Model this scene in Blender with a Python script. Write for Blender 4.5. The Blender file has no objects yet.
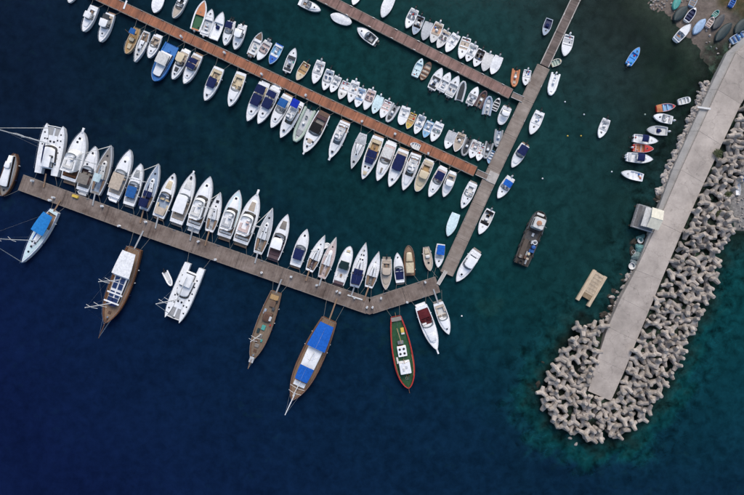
import bpy, math, random
import numpy as np
R = math.radians
rng = random.Random(7)

# ------------------------------------------------------------------ camera, sky, sun, exposure
sc = bpy.context.scene
S = 0.27            # metres per photo pixel at the water level
H = 135.0           # camera height above the water
CX, CY = 372.0, 247.5
col = sc.collection
cam_d = bpy.data.cameras.new('camera')
cam_d.sensor_width = 36.0
cam_d.lens = 36.0 * H / (744 * S)
cam_d.clip_start = 1.0
cam_d.clip_end = 8000
cam = bpy.data.objects.new('camera', cam_d)
cam.location = (0, 0, H)
col.objects.link(cam)
sc.camera = cam

SUN_EL, SUN_AZ = 45.0, 14.0      # azimuth measured from +Y (top of the picture) towards +X (right)
w = bpy.data.worlds.new('World'); sc.world = w; w.use_nodes = True
nt = w.node_tree
bg = nt.nodes['Background']
sky = nt.nodes.new('ShaderNodeTexSky')
sky.sky_type = 'NISHITA'; sky.sun_disc = False
sky.sun_elevation = R(SUN_EL); sky.sun_rotation = R(SUN_AZ)
sky.air_density = 1.0; sky.dust_density = 2.5; sky.ozone_density = 1.6
nt.links.new(sky.outputs[0], bg.inputs[0])
bg.inputs[1].default_value = 0.125
sun_d = bpy.data.lights.new('sun', 'SUN')
sun_d.energy = 1.5; sun_d.angle = R(34); sun_d.color = (1.0, 0.965, 0.92)
sun = bpy.data.objects.new('sun', sun_d); col.objects.link(sun)
sun.rotation_euler = (R(90 - SUN_EL), 0, R(180 - SUN_AZ))
sc.view_settings.view_transform = 'Standard'
sc.view_settings.look = 'None'
sc.view_settings.gamma = 1.0
sc.view_settings.exposure = 0.58
sc.view_settings.use_curve_mapping = False
sc.render.engine = 'CYCLES'
sc.cycles.use_denoising = True
sc.cycles.max_bounces = 6
sc.cycles.transparent_max_bounces = 8

# ------------------------------------------------------------------ helpers
def P(px, py, z=0.0):
    k = (H - z) / H
    return ((px - CX) * S * k, (CY - py) * S * k, z)

def tag(o, label=None, cat=None, group=None, kind=None):
    if label: o['label'] = label
    if cat: o['category'] = cat
    if group: o['group'] = group
    if kind: o['kind'] = kind
    return o

def empty(name, loc=(0, 0, 0), rz=0.0):
    o = bpy.data.objects.new(name, None)
    o.location = loc; o.rotation_euler = (0, 0, rz)
    o.empty_display_size = 0.5
    col.objects.link(o)
    return o

class MB:
    def __init__(s): s.v = []; s.f = []
    def add(s, pts):
        i = len(s.v); s.v += [tuple(p) for p in pts]; return list(range(i, i + len(pts)))
    def grid(s, rows, close=False):
        ids = [s.add(r) for r in rows]
        n = len(ids[0])
        for a, b in zip(ids, ids[1:]):
            for j in range(n if close else n - 1):
                k = (j + 1) % n
                s.f.append((a[j], a[k], b[k], b[j]))
        return ids
    def cap(s, ids, flip=False):
        s.f.append(tuple(reversed(ids)) if flip else tuple(ids))
    def loft(s, rings):
        ids = s.grid(rings, True); s.cap(ids[0], True); s.cap(ids[-1]); return ids
    def box(s, c, d, b=0.0, taper=0.0):
        x, y, z = c; hx, hy, hz = d[0] / 2, d[1] / 2, d[2] / 2
        if b <= 0:
            r = lambda zz, k: [(x - hx * k, y - hy * k, zz), (x + hx * k, y - hy * k, zz), (x + hx * k, y + hy * k, zz), (x - hx * k, y + hy * k, zz)]
            s.loft([r(z - hz, 1), r(z + hz, 1 - taper)]); return
        b = min(b, hx * .9, hy * .9, hz * 1.9)
        def ring(zz, ins):
            a, c2 = hx - ins, hy - ins
            return [(x - a + b, y - c2, zz), (x + a - b, y - c2, zz), (x + a, y - c2 + b, zz), (x + a, y + c2 - b, zz),
                    (x + a - b, y + c2, zz), (x - a + b, y + c2, zz), (x - a, y + c2 - b, zz), (x - a, y - c2 + b, zz)]
        s.loft([ring(z - hz, 0), ring(z + hz - b * .8, taper * min(hx, hy)), ring(z + hz, b * .55 + taper * min(hx, hy))])
    def tube(s, path, r, n=5, r2=None):
        path = [np.array(p, float) for p in path]
        rings = []
        m = len(path)
        for i, p in enumerate(path):
            d = path[min(i + 1, m - 1)] - path[max(i - 1, 0)]
            d /= (np.linalg.norm(d) + 1e-9)
            up = np.array((0, 0, 1.0)) if abs(d[2]) < .9 else np.array((1.0, 0, 0))
            u = np.cross(d, up); u /= np.linalg.norm(u); v = np.cross(u, d)
            rr = r if r2 is None else r + (r2 - r) * i / max(m - 1, 1)
            rings.append([tuple(p + rr * (math.cos(2 * math.pi * k / n) * u + math.sin(2 * math.pi * k / n) * v)) for k in range(n)])
        s.loft(rings)
    def lathe(s, c, prof, n=10):
        x, y, z = c
        s.loft([[(x + r * math.cos(2 * math.pi * k / n), y + r * math.sin(2 * math.pi * k / n), z + h) for k in range(n)] for r, h in prof])
    def torus(s, c, R0, r, n=12, m=6, axis='z', tilt=0.0):
        rows = []
        for i in range(n + 1):
            a = 2 * math.pi * i / n
            row = []
            for j in range(m + 1):
                b = 2 * math.pi * j / m
                q = ((R0 + r * math.cos(b)) * math.cos(a), (R0 + r * math.cos(b)) * math.sin(a), r * math.sin(b))
                if axis == 'y': q = (q[0], q[2], q[1])
                row.append((c[0] + q[0], c[1] + q[1], c[2] + q[2]))
            rows.append(row)
        s.grid(rows)
    def mesh(s, name, mat=None, smooth=True, angle=38):
        m = bpy.data.meshes.new(name)
        m.from_pydata(s.v, [], s.f)
        if smooth:
            m.polygons.foreach_set('use_smooth', [True] * len(m.polygons))
            m.set_sharp_from_angle(angle=R(angle))
        if mat: m.materials.append(mat)
        return m
    def build(s, name, mat, parent=None, smooth=True, angle=38):
        o = bpy.data.objects.new(name, s.mesh(name, mat, smooth, angle))
        col.objects.link(o)
        if parent: o.parent = parent
        return o

# ------------------------------------------------------------------ materials
_m = {}
def nodes_of(name):
    m = bpy.data.materials.new(name); m.use_nodes = True
    return m, m.node_tree, m.node_tree.nodes['Principled BSDF']

def mat(name, rgb, rough=.5, var=.12, scale=1.5, bump=0.0, stretch=(1, 1, 1), metal=0.0, spec=.4, coat=0.0, tint=.06):
    if name in _m: return _m[name]
    m, t, b = nodes_of(name)
    N, Lk = t.nodes, t.links
    tc = N.new('ShaderNodeTexCoord'); mp = N.new('ShaderNodeMapping')
    mp.inputs['Scale'].default_value = stretch
    Lk.new(tc.outputs['Object'], mp.inputs[0])
    nz = N.new('ShaderNodeTexNoise'); nz.inputs['Scale'].default_value = scale; nz.inputs['Detail'].default_value = 6; nz.inputs['Roughness'].default_value = .65
    Lk.new(mp.outputs[0], nz.inputs['Vector'])
    mr = N.new('ShaderNodeMapRange'); mr.inputs[1].default_value = .28; mr.inputs[2].default_value = .72
    mr.inputs[3].default_value = 1 - var * 1.4; mr.inputs[4].default_value = 1 + var * .6
    Lk.new(nz.outputs[0], mr.inputs[0])
    oi = N.new('ShaderNodeObjectInfo')
    mr2 = N.new('ShaderNodeMapRange'); mr2.inputs[3].default_value = 1 - tint; mr2.inputs[4].default_value = 1 + tint * .3
    Lk.new(oi.outputs['Random'], mr2.inputs[0])
    mu = N.new('ShaderNodeMath'); mu.operation = 'MULTIPLY'
    Lk.new(mr.outputs[0], mu.inputs[0]); Lk.new(mr2.outputs[0], mu.inputs[1])
    vm = N.new('ShaderNodeVectorMath'); vm.operation = 'SCALE'; vm.inputs[0].default_value = rgb
    Lk.new(mu.outputs[0], vm.inputs['Scale'])
    Lk.new(vm.outputs[0], b.inputs['Base Color'])
    b.inputs['Roughness'].default_value = rough; b.inputs['Metallic'].default_value = metal
    b.inputs['Specular IOR Level'].default_value = spec
    if coat: b.inputs['Coat Weight'].default_value = coat
    if bump:
        bp = N.new('ShaderNodeBump'); bp.inputs['Strength'].default_value = 1.0; bp.inputs['Distance'].default_value = bump
        Lk.new(nz.outputs[0], bp.inputs['Height']); Lk.new(bp.outputs[0], b.inputs['Normal'])
    _m[name] = m
    return m

COL = dict(white=(.80, .80, .80), offwhite=(.62, .61, .585), cream=(.60, .50, .34), beige=(.47, .39, .31), tan=(.42, .26, .11),
           wood=(.17, .075, .036), teak=(.25, .16, .10), greyteak=(.23, .205, .18), navy=(.010, .018, .075), blue=(.012, .11, .46),
           royal=(.008, .03, .36), lightblue=(.22, .46, .68), paleblue=(.30, .42, .58), red=(.50, .03, .025), green=(.02, .10, .04), teal=(.06, .30, .26),
           grey=(.30, .31, .32), lightgrey=(.50, .51, .52), darkgrey=(.055, .06, .065), black=(.012, .012, .014), orange=(.52, .20, .09),
           maroon=(.10, .016, .020), cyanwhite=(.58, .72, .74), pink=(.60, .47, .44), brown=(.115, .06, .038), yellow=(.62, .43, .07),
           darkteal=(.012, .03, .034), purplebrown=(.10, .06, .065), bluegrey=(.30, .36, .44), hullblue=(.02, .10, .30), oldplank=(.10, .075, .058), oldteak=(.20, .145, .10), peach=(.62, .40, .27), sage=(.42, .5, .42), brightblue=(.035, .17, .46), tarpblue=(.02, .19, .50), skyblue=(.05, .28, .68),
           rust=(.14, .085, .055))
def gel(c): return mat('gelcoat_' + c, COL[c], .32, .10, 1.2, spec=.45, tint=.10)
def deckm(c): return mat('deck_' + c, COL[c], .6, .16, 2.5, bump=.004, tint=.10)
def fab(c): return mat('fabric_' + c, COL[c], .85, .22, 1.8, bump=.05, spec=.15, tint=.12)
def wood(c): return mat('timber_' + c, COL[c], .6, .35, 2.2, bump=.01, stretch=(.35, 4, 4), spec=.3)
STEEL = mat('steel', (.55, .56, .57), .3, .08, 3, metal=.9)
ALU = mat('white_aluminium', (.66, .66, .65), .4, .06, 2)
RUBBER = mat('rubber', (.02, .02, .021), .75, .2, 5)
ROPE = mat('rope', (.30, .28, .24), .9, .2, 8)
COWL = mat('black_cowl', (.02, .021, .024), .3, .1, 3)
def glassmat():
    m, t, b = nodes_of('tinted_glass')
    b.inputs['Base Color'].default_value = (.03, .037, .045, 1); b.inputs['Roughness'].default_value = .08
    tr = t.nodes.new('ShaderNodeBsdfTransparent'); mx = t.nodes.new('ShaderNodeMixShader')
    tr.inputs[0].default_value = (.6, .64, .68, 1)
    mx.inputs[0].default_value = .42
    t.links.new(tr.outputs[0], mx.inputs[1]); t.links.new(b.outputs[0], mx.inputs[2])
    t.links.new(mx.outputs[0], t.nodes['Material Output'].inputs[0])
    return m
GLASS = glassmat()
DARKGLASS = mat('dark_glass', (.014, .013, .015), .1, .1, 2, spec=.6)
SOLAR = mat('solar_cells', (.012, .03, .10), .2, .2, 3, spec=.6)

# ------------------------------------------------------------------ terrain fields (photo pixel coordinates)
LAND = [(628, -160), (634, -40), (646, 0), (660, 10), (672, 20), (684, 31), (696, 42), (708, 60), (714, 76), (722, 74), (760, 40), (1100, -60), (1100, -160)]
EDGE_L = [(752, 30), (727, 53), (709, 90), (690, 131), (672.5, 170), (653.5, 222), (636, 270), (621, 298), (608, 327), (598, 358), (588, 391)]
EDGE_R = [(800, 40), (762, 72), (741, 104), (721.5, 145), (704, 183), (681.5, 233), (661.5, 280), (648.5, 312), (636.5, 341), (624.5, 371), (611, 401)]
PODS_OUT = [(800, 70), (775, 130), (750, 165), (728, 196), (735, 222), (719, 249), (713, 282), (702, 318), (684, 340), (678, 362), (664, 388), (643, 418), (624, 436), (593, 439), (566, 429), (549, 418), (541, 394), (554, 367), (569, 347), (577, 327), (606, 324)]
MOUND = EDGE_L[:9] + [(606, 324)] + PODS_OUT[::-1][1:]
SHOAL = [(728, 200), (738, 186), (748, 176), (800, 160), (800, 222), (760, 226), (734, 230)]

def sdist(poly, x, y):
    poly = np.array(poly, float)
    d = np.full(x.shape, 1e9); ins = np.zeros(x.shape, bool)
    for (ax, ay), (bx, by) in zip(poly, np.roll(poly, -1, 0)):
        ex, ey = bx - ax, by - ay
        t = np.clip(((x - ax) * ex + (y - ay) * ey) / (ex * ex + ey * ey), 0, 1)
        d = np.minimum(d, np.hypot(x - ax - t * ex, y - ay - t * ey))
        c = ((ay > y) != (by > y))
        with np.errstate(divide='ignore', invalid='ignore'):
            xi = ax + (y - ay) * ex / (ey if ey else 1e-9)
        ins ^= c & (x < xi)
    return np.where(ins, d, -d)
def sm(a, b, x):
    t = np.clip((x - a) / (b - a), 0, 1); return t * t * (3 - 2 * t)
def wob(x, y, f, s=0):
    return (np.sin(x * f + 1.7 * np.sin(y * f * .7 + s) + s) + np.sin(y * f * 1.13 + 1.3 * np.sin(x * f * .83 + 2 * s) + 2.1 * s) + .6 * np.sin((x + y) * f * 1.9 + s) + .6 * np.sin((x - y) * f * 2.3 + 3 * s)) / 3.2

def fields(px, py):
    px = np.asarray(px, float); py = np.asarray(py, float)
    n1 = wob(px, py, .11, 1.0); n2 = wob(px, py, .31, 2.0); n3 = wob(px, py, .05, 4.0)
    dB = (sdist(LAND, px, py) + 5 * n1 + 2 * n2) * S
    dm0 = sdist(MOUND, px, py)
    dM = (dm0 + (3 + 7 * sm(0, -18, dm0)) * n1 + (2.5 + 3 * sm(0, -18, dm0)) * n2) * S
    dG = (sdist(SHOAL, px, py) + 3 * n1) * S
    off = sm(-70, 150, py - (150 + .27 * px)) * (1 - sm(480, 640, px))          # open water beyond the bottom pier
    tip = sm(300, 470, py) * sm(420, 560, px)
    sea = np.clip(np.maximum(off, np.maximum(tip, sm(8, 40, px - (745 - .42 * py)))), 0, 1)
    harbour = 4.2 + 5.0 * np.maximum(sm(640, 300, px), .9 * sm(190, 290, py)) + 1.2 * n3
    right = 2.5 + 13 * sm(260, 470, py) + 1.0 * n3
    wr = sm(560, 700, px) * sm(180, 300, py)
    base = harbour * (1 - off) + (9 + 14 * off) * off
    base = base * (1 - np.maximum(wr, tip * .7)) + (right * wr + 17 * np.maximum(tip * .7 - wr, 0) + base * 0) / 1.0
    pm_ = 1 - sm(.45, 1.25, np.hypot((px - 490) / 22, (py - 306) / 15) + .18 * n1 + .14 * n2)
    base = base * (1 - .92 * pm_) + 2.3 * .92 * pm_
    sea = sea * (1 - .8 * pm_)
    base = np.maximum(base, 2.2)
    zB = np.where(dB > 0, .045 * dB + .02, .05 * dB) + .05 * n2
    zB = np.minimum(zB, 1.3)
    zM = np.where(dM > 0, np.minimum(-.7 + .34 * dM, .9), -.7 + .50 * dM) + .40 * n2
    zG = np.minimum(np.where(dG > 0, .06 * dG + .12, .35 * dG + .12), .7)
    z = np.maximum(np.maximum(zB, zM), np.maximum(zG, -base))
    return z, dB, dM, dG, sea
def ground_z(px, py):
    return float(fields(np.array([px]), np.array([py]))[0][0])

def axis(lo, hi, n, far):
    inner = np.linspace(lo, hi, n)
    st = inner[1] - inner[0]
    out = []; x = st
    acc = 0
    while acc < far:
        x *= 1.35; acc += x; out.append(acc)
    out = np.array(out)
    return np.concatenate([lo - out[::-1], inner, hi + out])
def sheet(name, ax, ay, zfun, material, attrs):
    gx, gy = np.meshgrid(ax, ay)
    z = zfun(gx, gy)
    co = np.stack([(gx - CX) * S, (CY - gy) * S, z], -1).reshape(-1, 3)
    ny, nx = gx.shape
    i = np.arange(ny * nx).reshape(ny, nx)
    q = np.stack([i[1:, :-1], i[1:, 1:], i[:-1, 1:], i[:-1, :-1]], -1).reshape(-1, 4)
    me = bpy.data.meshes.new(name)
    me.from_pydata(co.tolist(), [], q.tolist())
    me.polygons.foreach_set('use_smooth', [True] * len(me.polygons))
    for an, fn in attrs.items():
        a = me.attributes.new(an, 'FLOAT', 'POINT')
        a.data.foreach_set('value', fn(gx, gy).astype(np.float32).ravel())
    me.materials.append(material)
    o = bpy.data.objects.new(name, me); col.objects.link(o)
    tag(o, kind='structure')
    return o

# --- terrain material: sand, grass, rubble and seabed by zone
def terrain_mat():
    m, t, b = nodes_of('shore_ground'); N, Lk = t.nodes, t.links
    def attr(n):
        a = N.new('ShaderNodeAttribute'); a.attribute_name = n; return a.outputs['Fac']
    tc = N.new('ShaderNodeTexCoord')
    def noise(sc_, det=6, rough=.65):
        n = N.new('ShaderNodeTexNoise'); n.inputs['Scale'].default_value = sc_; n.inputs['Detail'].default_value = det; n.inputs['Roughness'].default_value = rough
        Lk.new(tc.outputs['Object'], n.inputs['Vector']); return n.outputs[0]
    def ramp(f, stops):
        r = N.new('ShaderNodeValToRGB'); e = r.color_ramp.elements
        while len(e) < len(stops): e.new(.5)
        for el, (p, c) in zip(e, stops): el.position = p; el.color = (*c, 1)
        Lk.new(f, r.inputs[0]); return r.outputs[0]
    def mix(f, a, c):
        x = N.new('ShaderNodeMix'); x.data_type = 'RGBA'
        Lk.new(f, x.inputs['Factor']); Lk.new(a, x.inputs['A']); Lk.new(c, x.inputs['B']); return x.outputs['Result']
    sand = ramp(noise(.6, 10, .8), [(.3, (.08, .064, .054)), (.5, (.15, .12, .10)), (.68, (.23, .185, .155))])
    grass = ramp(noise(.8), [(.35, (.035, .040, .014)), (.55, (.08, .06, .026)), (.7, (.15, .10, .06))])
    rub = ramp(noise(.55, 7, .7), [(.38, (.006, .008, .006)), (.50, (.014, .020, .013)), (.60, (.030, .055, .036)), (.72, (.06, .10, .07))])
    bed = ramp(noise(.12), [(.38, (.012, .024, .018)), (.52, (.035, .055, .040)), (.65, (.08, .10, .07))])
    grav = ramp(noise(1.6, 8, .8), [(.35, (.10, .095, .09)), (.52, (.22, .205, .19)), (.7, (.36, .34, .32))])
    c = mix(attr('sand'), bed, sand); c = mix(attr('grass'), c, grass); c = mix(attr('rubble'), c, rub); c = mix(attr('gravel'), c, grav)
    Lk.new(c, b.inputs['Base Color']); b.inputs['Roughness'].default_value = .9; b.inputs['Specular IOR Level'].default_value = .2
    bp = N.new('ShaderNodeBump'); bp.inputs['Distance'].default_value = .12; Lk.new(noise(2.6, 9, .8), bp.inputs['Height']); Lk.new(bp.outputs[0], b.inputs['Normal'])
    return m

# --- water: coloured body that thickens with depth, a thin reflecting skin on top
def water_mat():
    m = bpy.data.materials.new('sea_water'); m.use_nodes = True
    t = m.node_tree; N, Lk = t.nodes, t.links
    N.remove(N['Principled BSDF']); out = N['Material Output']
    def attr(n):
        a = N.new('ShaderNodeAttribute'); a.attribute_name = n; return a.outputs['Fac']
    tc = N.new('ShaderNodeTexCoord')
    def noise(sc_, det=4, rough=.55, dist=0):
        n = N.new('ShaderNodeTexNoise'); n.inputs['Scale'].default_value = sc_; n.inputs['Detail'].default_value = det; n.inputs['Roughness'].default_value = rough; n.inputs['Distortion'].default_value = dist
        Lk.new(tc.outputs['Object'], n.inputs['Vector']); return n.outputs[0]
    def ramp(f, stops):
        r = N.new('ShaderNodeValToRGB'); e = r.color_ramp.elements
        while len(e) < len(stops): e.new(.5)
        for el, (p, c) in zip(e, stops): el.position = p; el.color = (*c, 1)
        Lk.new(f, r.inputs[0]); return r.outputs[0]
    d = N.new('ShaderNodeMath'); d.operation = 'MULTIPLY'; d.inputs[1].default_value = 1 / 24.0
    Lk.new(attr('depth'), d.inputs[0])
    harb = ramp(d.outputs[0], [(0, (.026, .032, .030)), (.08, (.0085, .034, .034)), (.17, (.0040, .029, .030)), (.24, (.0030, .0165, .0235)), (.34, (.0034, .0095, .0225))])
    seac = ramp(d.outputs[0], [(0, (.02, .05, .045)), (.12, (.0030, .044, .047)), (.24, (.0028, .0150, .033)), (.42, (.0032, .0082, .036)), (.8, (.0034, .0080, .041))])
    mx = N.new('ShaderNodeMix'); mx.data_type = 'RGBA'
    Lk.new(attr('open_sea'), mx.inputs['Factor']); Lk.new(harb, mx.inputs['A']); Lk.new(seac, mx.inputs['B'])
    # patches of weed and sand on the bottom, seen through the water
    pr = N.new('ShaderNodeMapRange'); pr.inputs[1].default_value = .38; pr.inputs[2].default_value = .66; pr.inputs[3].default_value = .90; pr.inputs[4].default_value = 1.12
    Lk.new(noise(.05, 6, .66, .2), pr.inputs[0])
    # finer mottling of stones and weed, strongest where the bottom is near
    mo = N.new('ShaderNodeMapRange'); mo.inputs[1].default_value = .36; mo.inputs[2].default_value = .66; mo.inputs[3].default_value = -.26; mo.inputs[4].default_value = .36
    Lk.new(noise(.34, 6, .68, .3), mo.inputs[0])
    am = N.new('ShaderNodeMapRange'); am.inputs[1].default_value = 17; am.inputs[2].default_value = 5; am.inputs[3].default_value = .05; am.inputs[4].default_value = 1.0; Lk.new(attr('depth'), am.inputs[0])
    rf_ = N.new('ShaderNodeMath'); rf_.operation = 'MULTIPLY_ADD'; rf_.inputs[1].default_value = 1.5; Lk.new(attr('reef'), rf_.inputs[0]); Lk.new(am.outputs[0], rf_.inputs[2])
    mm = N.new('ShaderNodeMath'); mm.operation = 'MULTIPLY'; Lk.new(mo.outputs[0], mm.inputs[0]); Lk.new(rf_.outputs[0], mm.inputs[1])
    rp = N.new('ShaderNodeMapRange'); rp.inputs[1].default_value = .3; rp.inputs[2].default_value = .7; rp.inputs[3].default_value = -.05; rp.inputs[4].default_value = .05; Lk.new(noise(1.3, 3, .6, .8), rp.inputs[0])  # faint light and shade of surface ripples, put into the water colour
    m3 = N.new('ShaderNodeMath'); m3.operation = 'ADD'; Lk.new(mm.outputs[0], m3.inputs[0]); Lk.new(rp.outputs[0], m3.inputs[1])
    m4 = N.new('ShaderNodeMath'); m4.operation = 'ADD'; Lk.new(m3.outputs[0], m4.inputs[0]); Lk.new(pr.outputs[0], m4.inputs[1])
    vs = N.new('ShaderNodeVectorMath'); vs.operation = 'SCALE'
    Lk.new(mx.outputs['Result'], vs.inputs[0]); Lk.new(m4.outputs[0], vs.inputs['Scale'])
    # pale green clearings between the weed
    sp = N.new('ShaderNodeMapRange'); sp.inputs[1].default_value = .56; sp.inputs[2].default_value = .70; sp.inputs[3].default_value = 0; sp.inputs[4].default_value = .36
    av = N.new('ShaderNodeMath'); av.operation = 'MULTIPLY_ADD'; av.inputs[1].default_value = .55
    hv = N.new('ShaderNodeMath'); hv.operation = 'MULTIPLY'; hv.inputs[1].default_value = .45; Lk.new(noise(.022, 2, .5), hv.inputs[0])
    Lk.new(noise(.30, 4, .6), av.inputs[0]); Lk.new(hv.outputs[0], av.inputs[2]); Lk.new(av.outputs[0], sp.inputs[0])
    fd_ = N.new('ShaderNodeMapRange'); fd_.inputs[1].default_value = 12; fd_.inputs[2].default_value = 5; Lk.new(attr('depth'), fd_.inputs[0])
    pm = N.new('ShaderNodeMath'); pm.operation = 'MULTIPLY'; Lk.new(sp.outputs[0], pm.inputs[0]); Lk.new(fd_.outputs[0], pm.inputs[1])
    mg = N.new('ShaderNodeMix'); mg.data_type = 'RGBA'; mg.inputs['B'].default_value = (.010, .045, .042, 1)
    Lk.new(pm.outputs[0], mg.inputs['Factor']); Lk.new(vs.outputs[0], mg.inputs['A'])
    body = N.new('ShaderNodeBsdfDiffuse'); Lk.new(mg.outputs['Result'], body.inputs[0])
    tr = N.new('ShaderNodeBsdfTransparent'); tr.inputs[0].default_value = (.46, .62, .58, 1)
    m1 = N.new('ShaderNodeMixShader'); Lk.new(attr('murk'), m1.inputs[0]); Lk.new(tr.outputs[0], m1.inputs[1]); Lk.new(body.outputs[0], m1.inputs[2])
    gl = N.new('ShaderNodeBsdfGlossy'); gl.inputs['Roughness'].default_value = .09
    fr = N.new('ShaderNodeFresnel'); fr.inputs[0].default_value = 1.10
    bp = N.new('ShaderNodeBump'); bp.inputs['Strength'].default_value = .25; bp.inputs['Distance'].default_value = .05
    Lk.new(noise(.9, 5, .6, .4), bp.inputs['Height'])
    Lk.new(bp.outputs[0], gl.inputs['Normal']); Lk.new(bp.outputs[0], fr.inputs['Normal'])
    m2 = N.new('ShaderNodeMixShader'); Lk.new(fr.outputs[0], m2.inputs[0]); Lk.new(m1.outputs[0], m2.inputs[1]); Lk.new(gl.outputs[0], m2.inputs[2])
    Lk.new(m2.outputs[0], out.inputs[0])
    return m

ax = axis(-60, 804, 290, 12000); ay = axis(-60, 555, 206, 12000)
cl = lambda a, lo, hi: np.clip(a, lo, hi)
def F(i): return lambda x, y: fields(cl(x, -400, 1150), cl(y, -400, 900))[i]
terrain = sheet('terrain', ax, ay, lambda x, y: F(0)(x, y), terrain_mat(), {
    'sand': lambda x, y: sm(-9, 0, F(1)(x, y)),
    'grass': lambda x, y: sm(0, 14, (x - 712) - (y - 4) * 1.1 + 8 * wob(x, y, .2, 3)) * (F(1)(x, y) > 0) * (1 - sm(14, 30, y)),
    'rubble': lambda x, y: sm(-9, -1.0, F(2)(x, y)) * (1 - sm(0, 1.0, F(3)(x, y))),
    'gravel': lambda x, y: sm(-1.5, 1.0, F(3)(x, y))})
dep = lambda x, y: np.maximum(-F(0)(x, y), 0)
water = sheet('water', axis(-60, 804, 290, 12000), axis(-60, 555, 206, 12000), lambda x, y: 0 * x, water_mat(), {
    'depth': dep, 'open_sea': F(4), 'reef': lambda x, y: sm(-14, -5, F(2)(x, y)), 'murk': lambda x, y: np.clip(1 - np.exp(-dep(x, y) / (.75 + 1.35 * sm(-25, -8, F(2)(x, y)))), .12, 1)})

# ------------------------------------------------------------------ piers
def prism(name, pts, z0, z1, m, parent=None, b=.05):
    """pts: counter-clockwise outline in metres, chamfered on the top edge"""
    c = np.mean(np.array(pts), 0)
    ins = []
    for p in pts:
        d = np.array(p) - c; l = np.linalg.norm(d); ins.append(tuple(np.array(p) - d / l * b))
    mb = MB()
    mb.loft([[(x, y, z0) for x, y in pts], [(x, y, z1 - b * .6) for x, y in pts], [(x, y, z1) for x, y in ins]])
    return mb.build(name, m, parent, smooth=False)

def planked(name, rgb, stain, period=.28, contrast=.25):
    """timber boards laid across the pier: fine seams, per-board tone, weather stains"""
    m, t, b = nodes_of(name); N, Lk = t.nodes, t.links
    tc = N.new('ShaderNodeTexCoord'); sx = N.new('ShaderNodeSeparateXYZ'); Lk.new(tc.outputs['Object'], sx.inputs[0])
    dv = N.new('ShaderNodeMath'); dv.operation = 'DIVIDE'; dv.inputs[1].default_value = period; Lk.new(sx.outputs[0], dv.inputs[0])
    fl = N.new('ShaderNodeMath'); fl.operation = 'FLOOR'; Lk.new(dv.outputs[0], fl.inputs[0])
    wn = N.new('ShaderNodeTexWhiteNoise'); wn.noise_dimensions = '1D'; Lk.new(fl.outputs[0], wn.inputs['W'])
    fc = N.new('ShaderNodeMath'); fc.operation = 'FRACT'; Lk.new(dv.outputs[0], fc.inputs[0])
    seam = N.new('ShaderNodeMath'); seam.operation = 'GREATER_THAN'; seam.inputs[1].default_value = .08; Lk.new(fc.outputs[0], seam.inputs[0])
    mr = N.new('ShaderNodeMapRange'); mr.inputs[3].default_value = 1 - contrast; mr.inputs[4].default_value = 1 + contrast * .6; Lk.new(wn.outputs[0], mr.inputs[0])
    sm_ = N.new('ShaderNodeMapRange'); sm_.inputs[3].default_value = .35; sm_.inputs[4].default_value = 1; Lk.new(seam.outputs[0], sm_.inputs[0])
    k = N.new('ShaderNodeMath'); k.operation = 'MULTIPLY'; Lk.new(mr.outputs[0], k.inputs[0]); Lk.new(sm_.outputs[0], k.inputs[1])
    nz = N.new('ShaderNodeTexNoise'); nz.inputs['Scale'].default_value = .28; nz.inputs['Detail'].default_value = 7; nz.inputs['Roughness'].default_value = .7
    geo = N.new('ShaderNodeNewGeometry'); Lk.new(geo.outputs['Position'], nz.inputs['Vector'])
    r = N.new('ShaderNodeValToRGB'); e = r.color_ramp.elements
    e[0].position = .33; e[0].color = (*stain, 1); e[1].position = .58; e[1].color = (*rgb, 1)
    e.new(.75).color = (min(rgb[0] * 1.3 + .02, 1), rgb[1] * 1.3 + .02, rgb[2] * 1.3 + .025, 1)
    Lk.new(nz.outputs[0], r.inputs[0])
    v = N.new('ShaderNodeVectorMath'); v.operation = 'SCALE'; Lk.new(r.outputs[0], v.inputs[0]); Lk.new(k.outputs[0], v.inputs['Scale'])
    Lk.new(v.outputs[0], b.inputs['Base Color']); b.inputs['Roughness'].default_value = .75; b.inputs['Specular IOR Level'].default_value = .25
    return m
ORANGE_DECK = planked('orange_boards', (.32, .125, .066), (.20, .085, .052))
PINK_DECK = planked('faded_boards', (.25, .15, .125), (.15, .085, .07))
GREY_DECK = planked('grey_boards', (.205, .160, .134), (.10, .070, .056), .32, .14)
FLOATM = mat('float_concrete', (.10, .095, .09), .9, .2, 1)
EDGEM = mat('edge_beam', (.20, .165, .14), .7, .25, 1.5)
PALE = mat('pale_concrete', (.42, .385, .35), .85, .22, .8, bump=.01)

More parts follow.
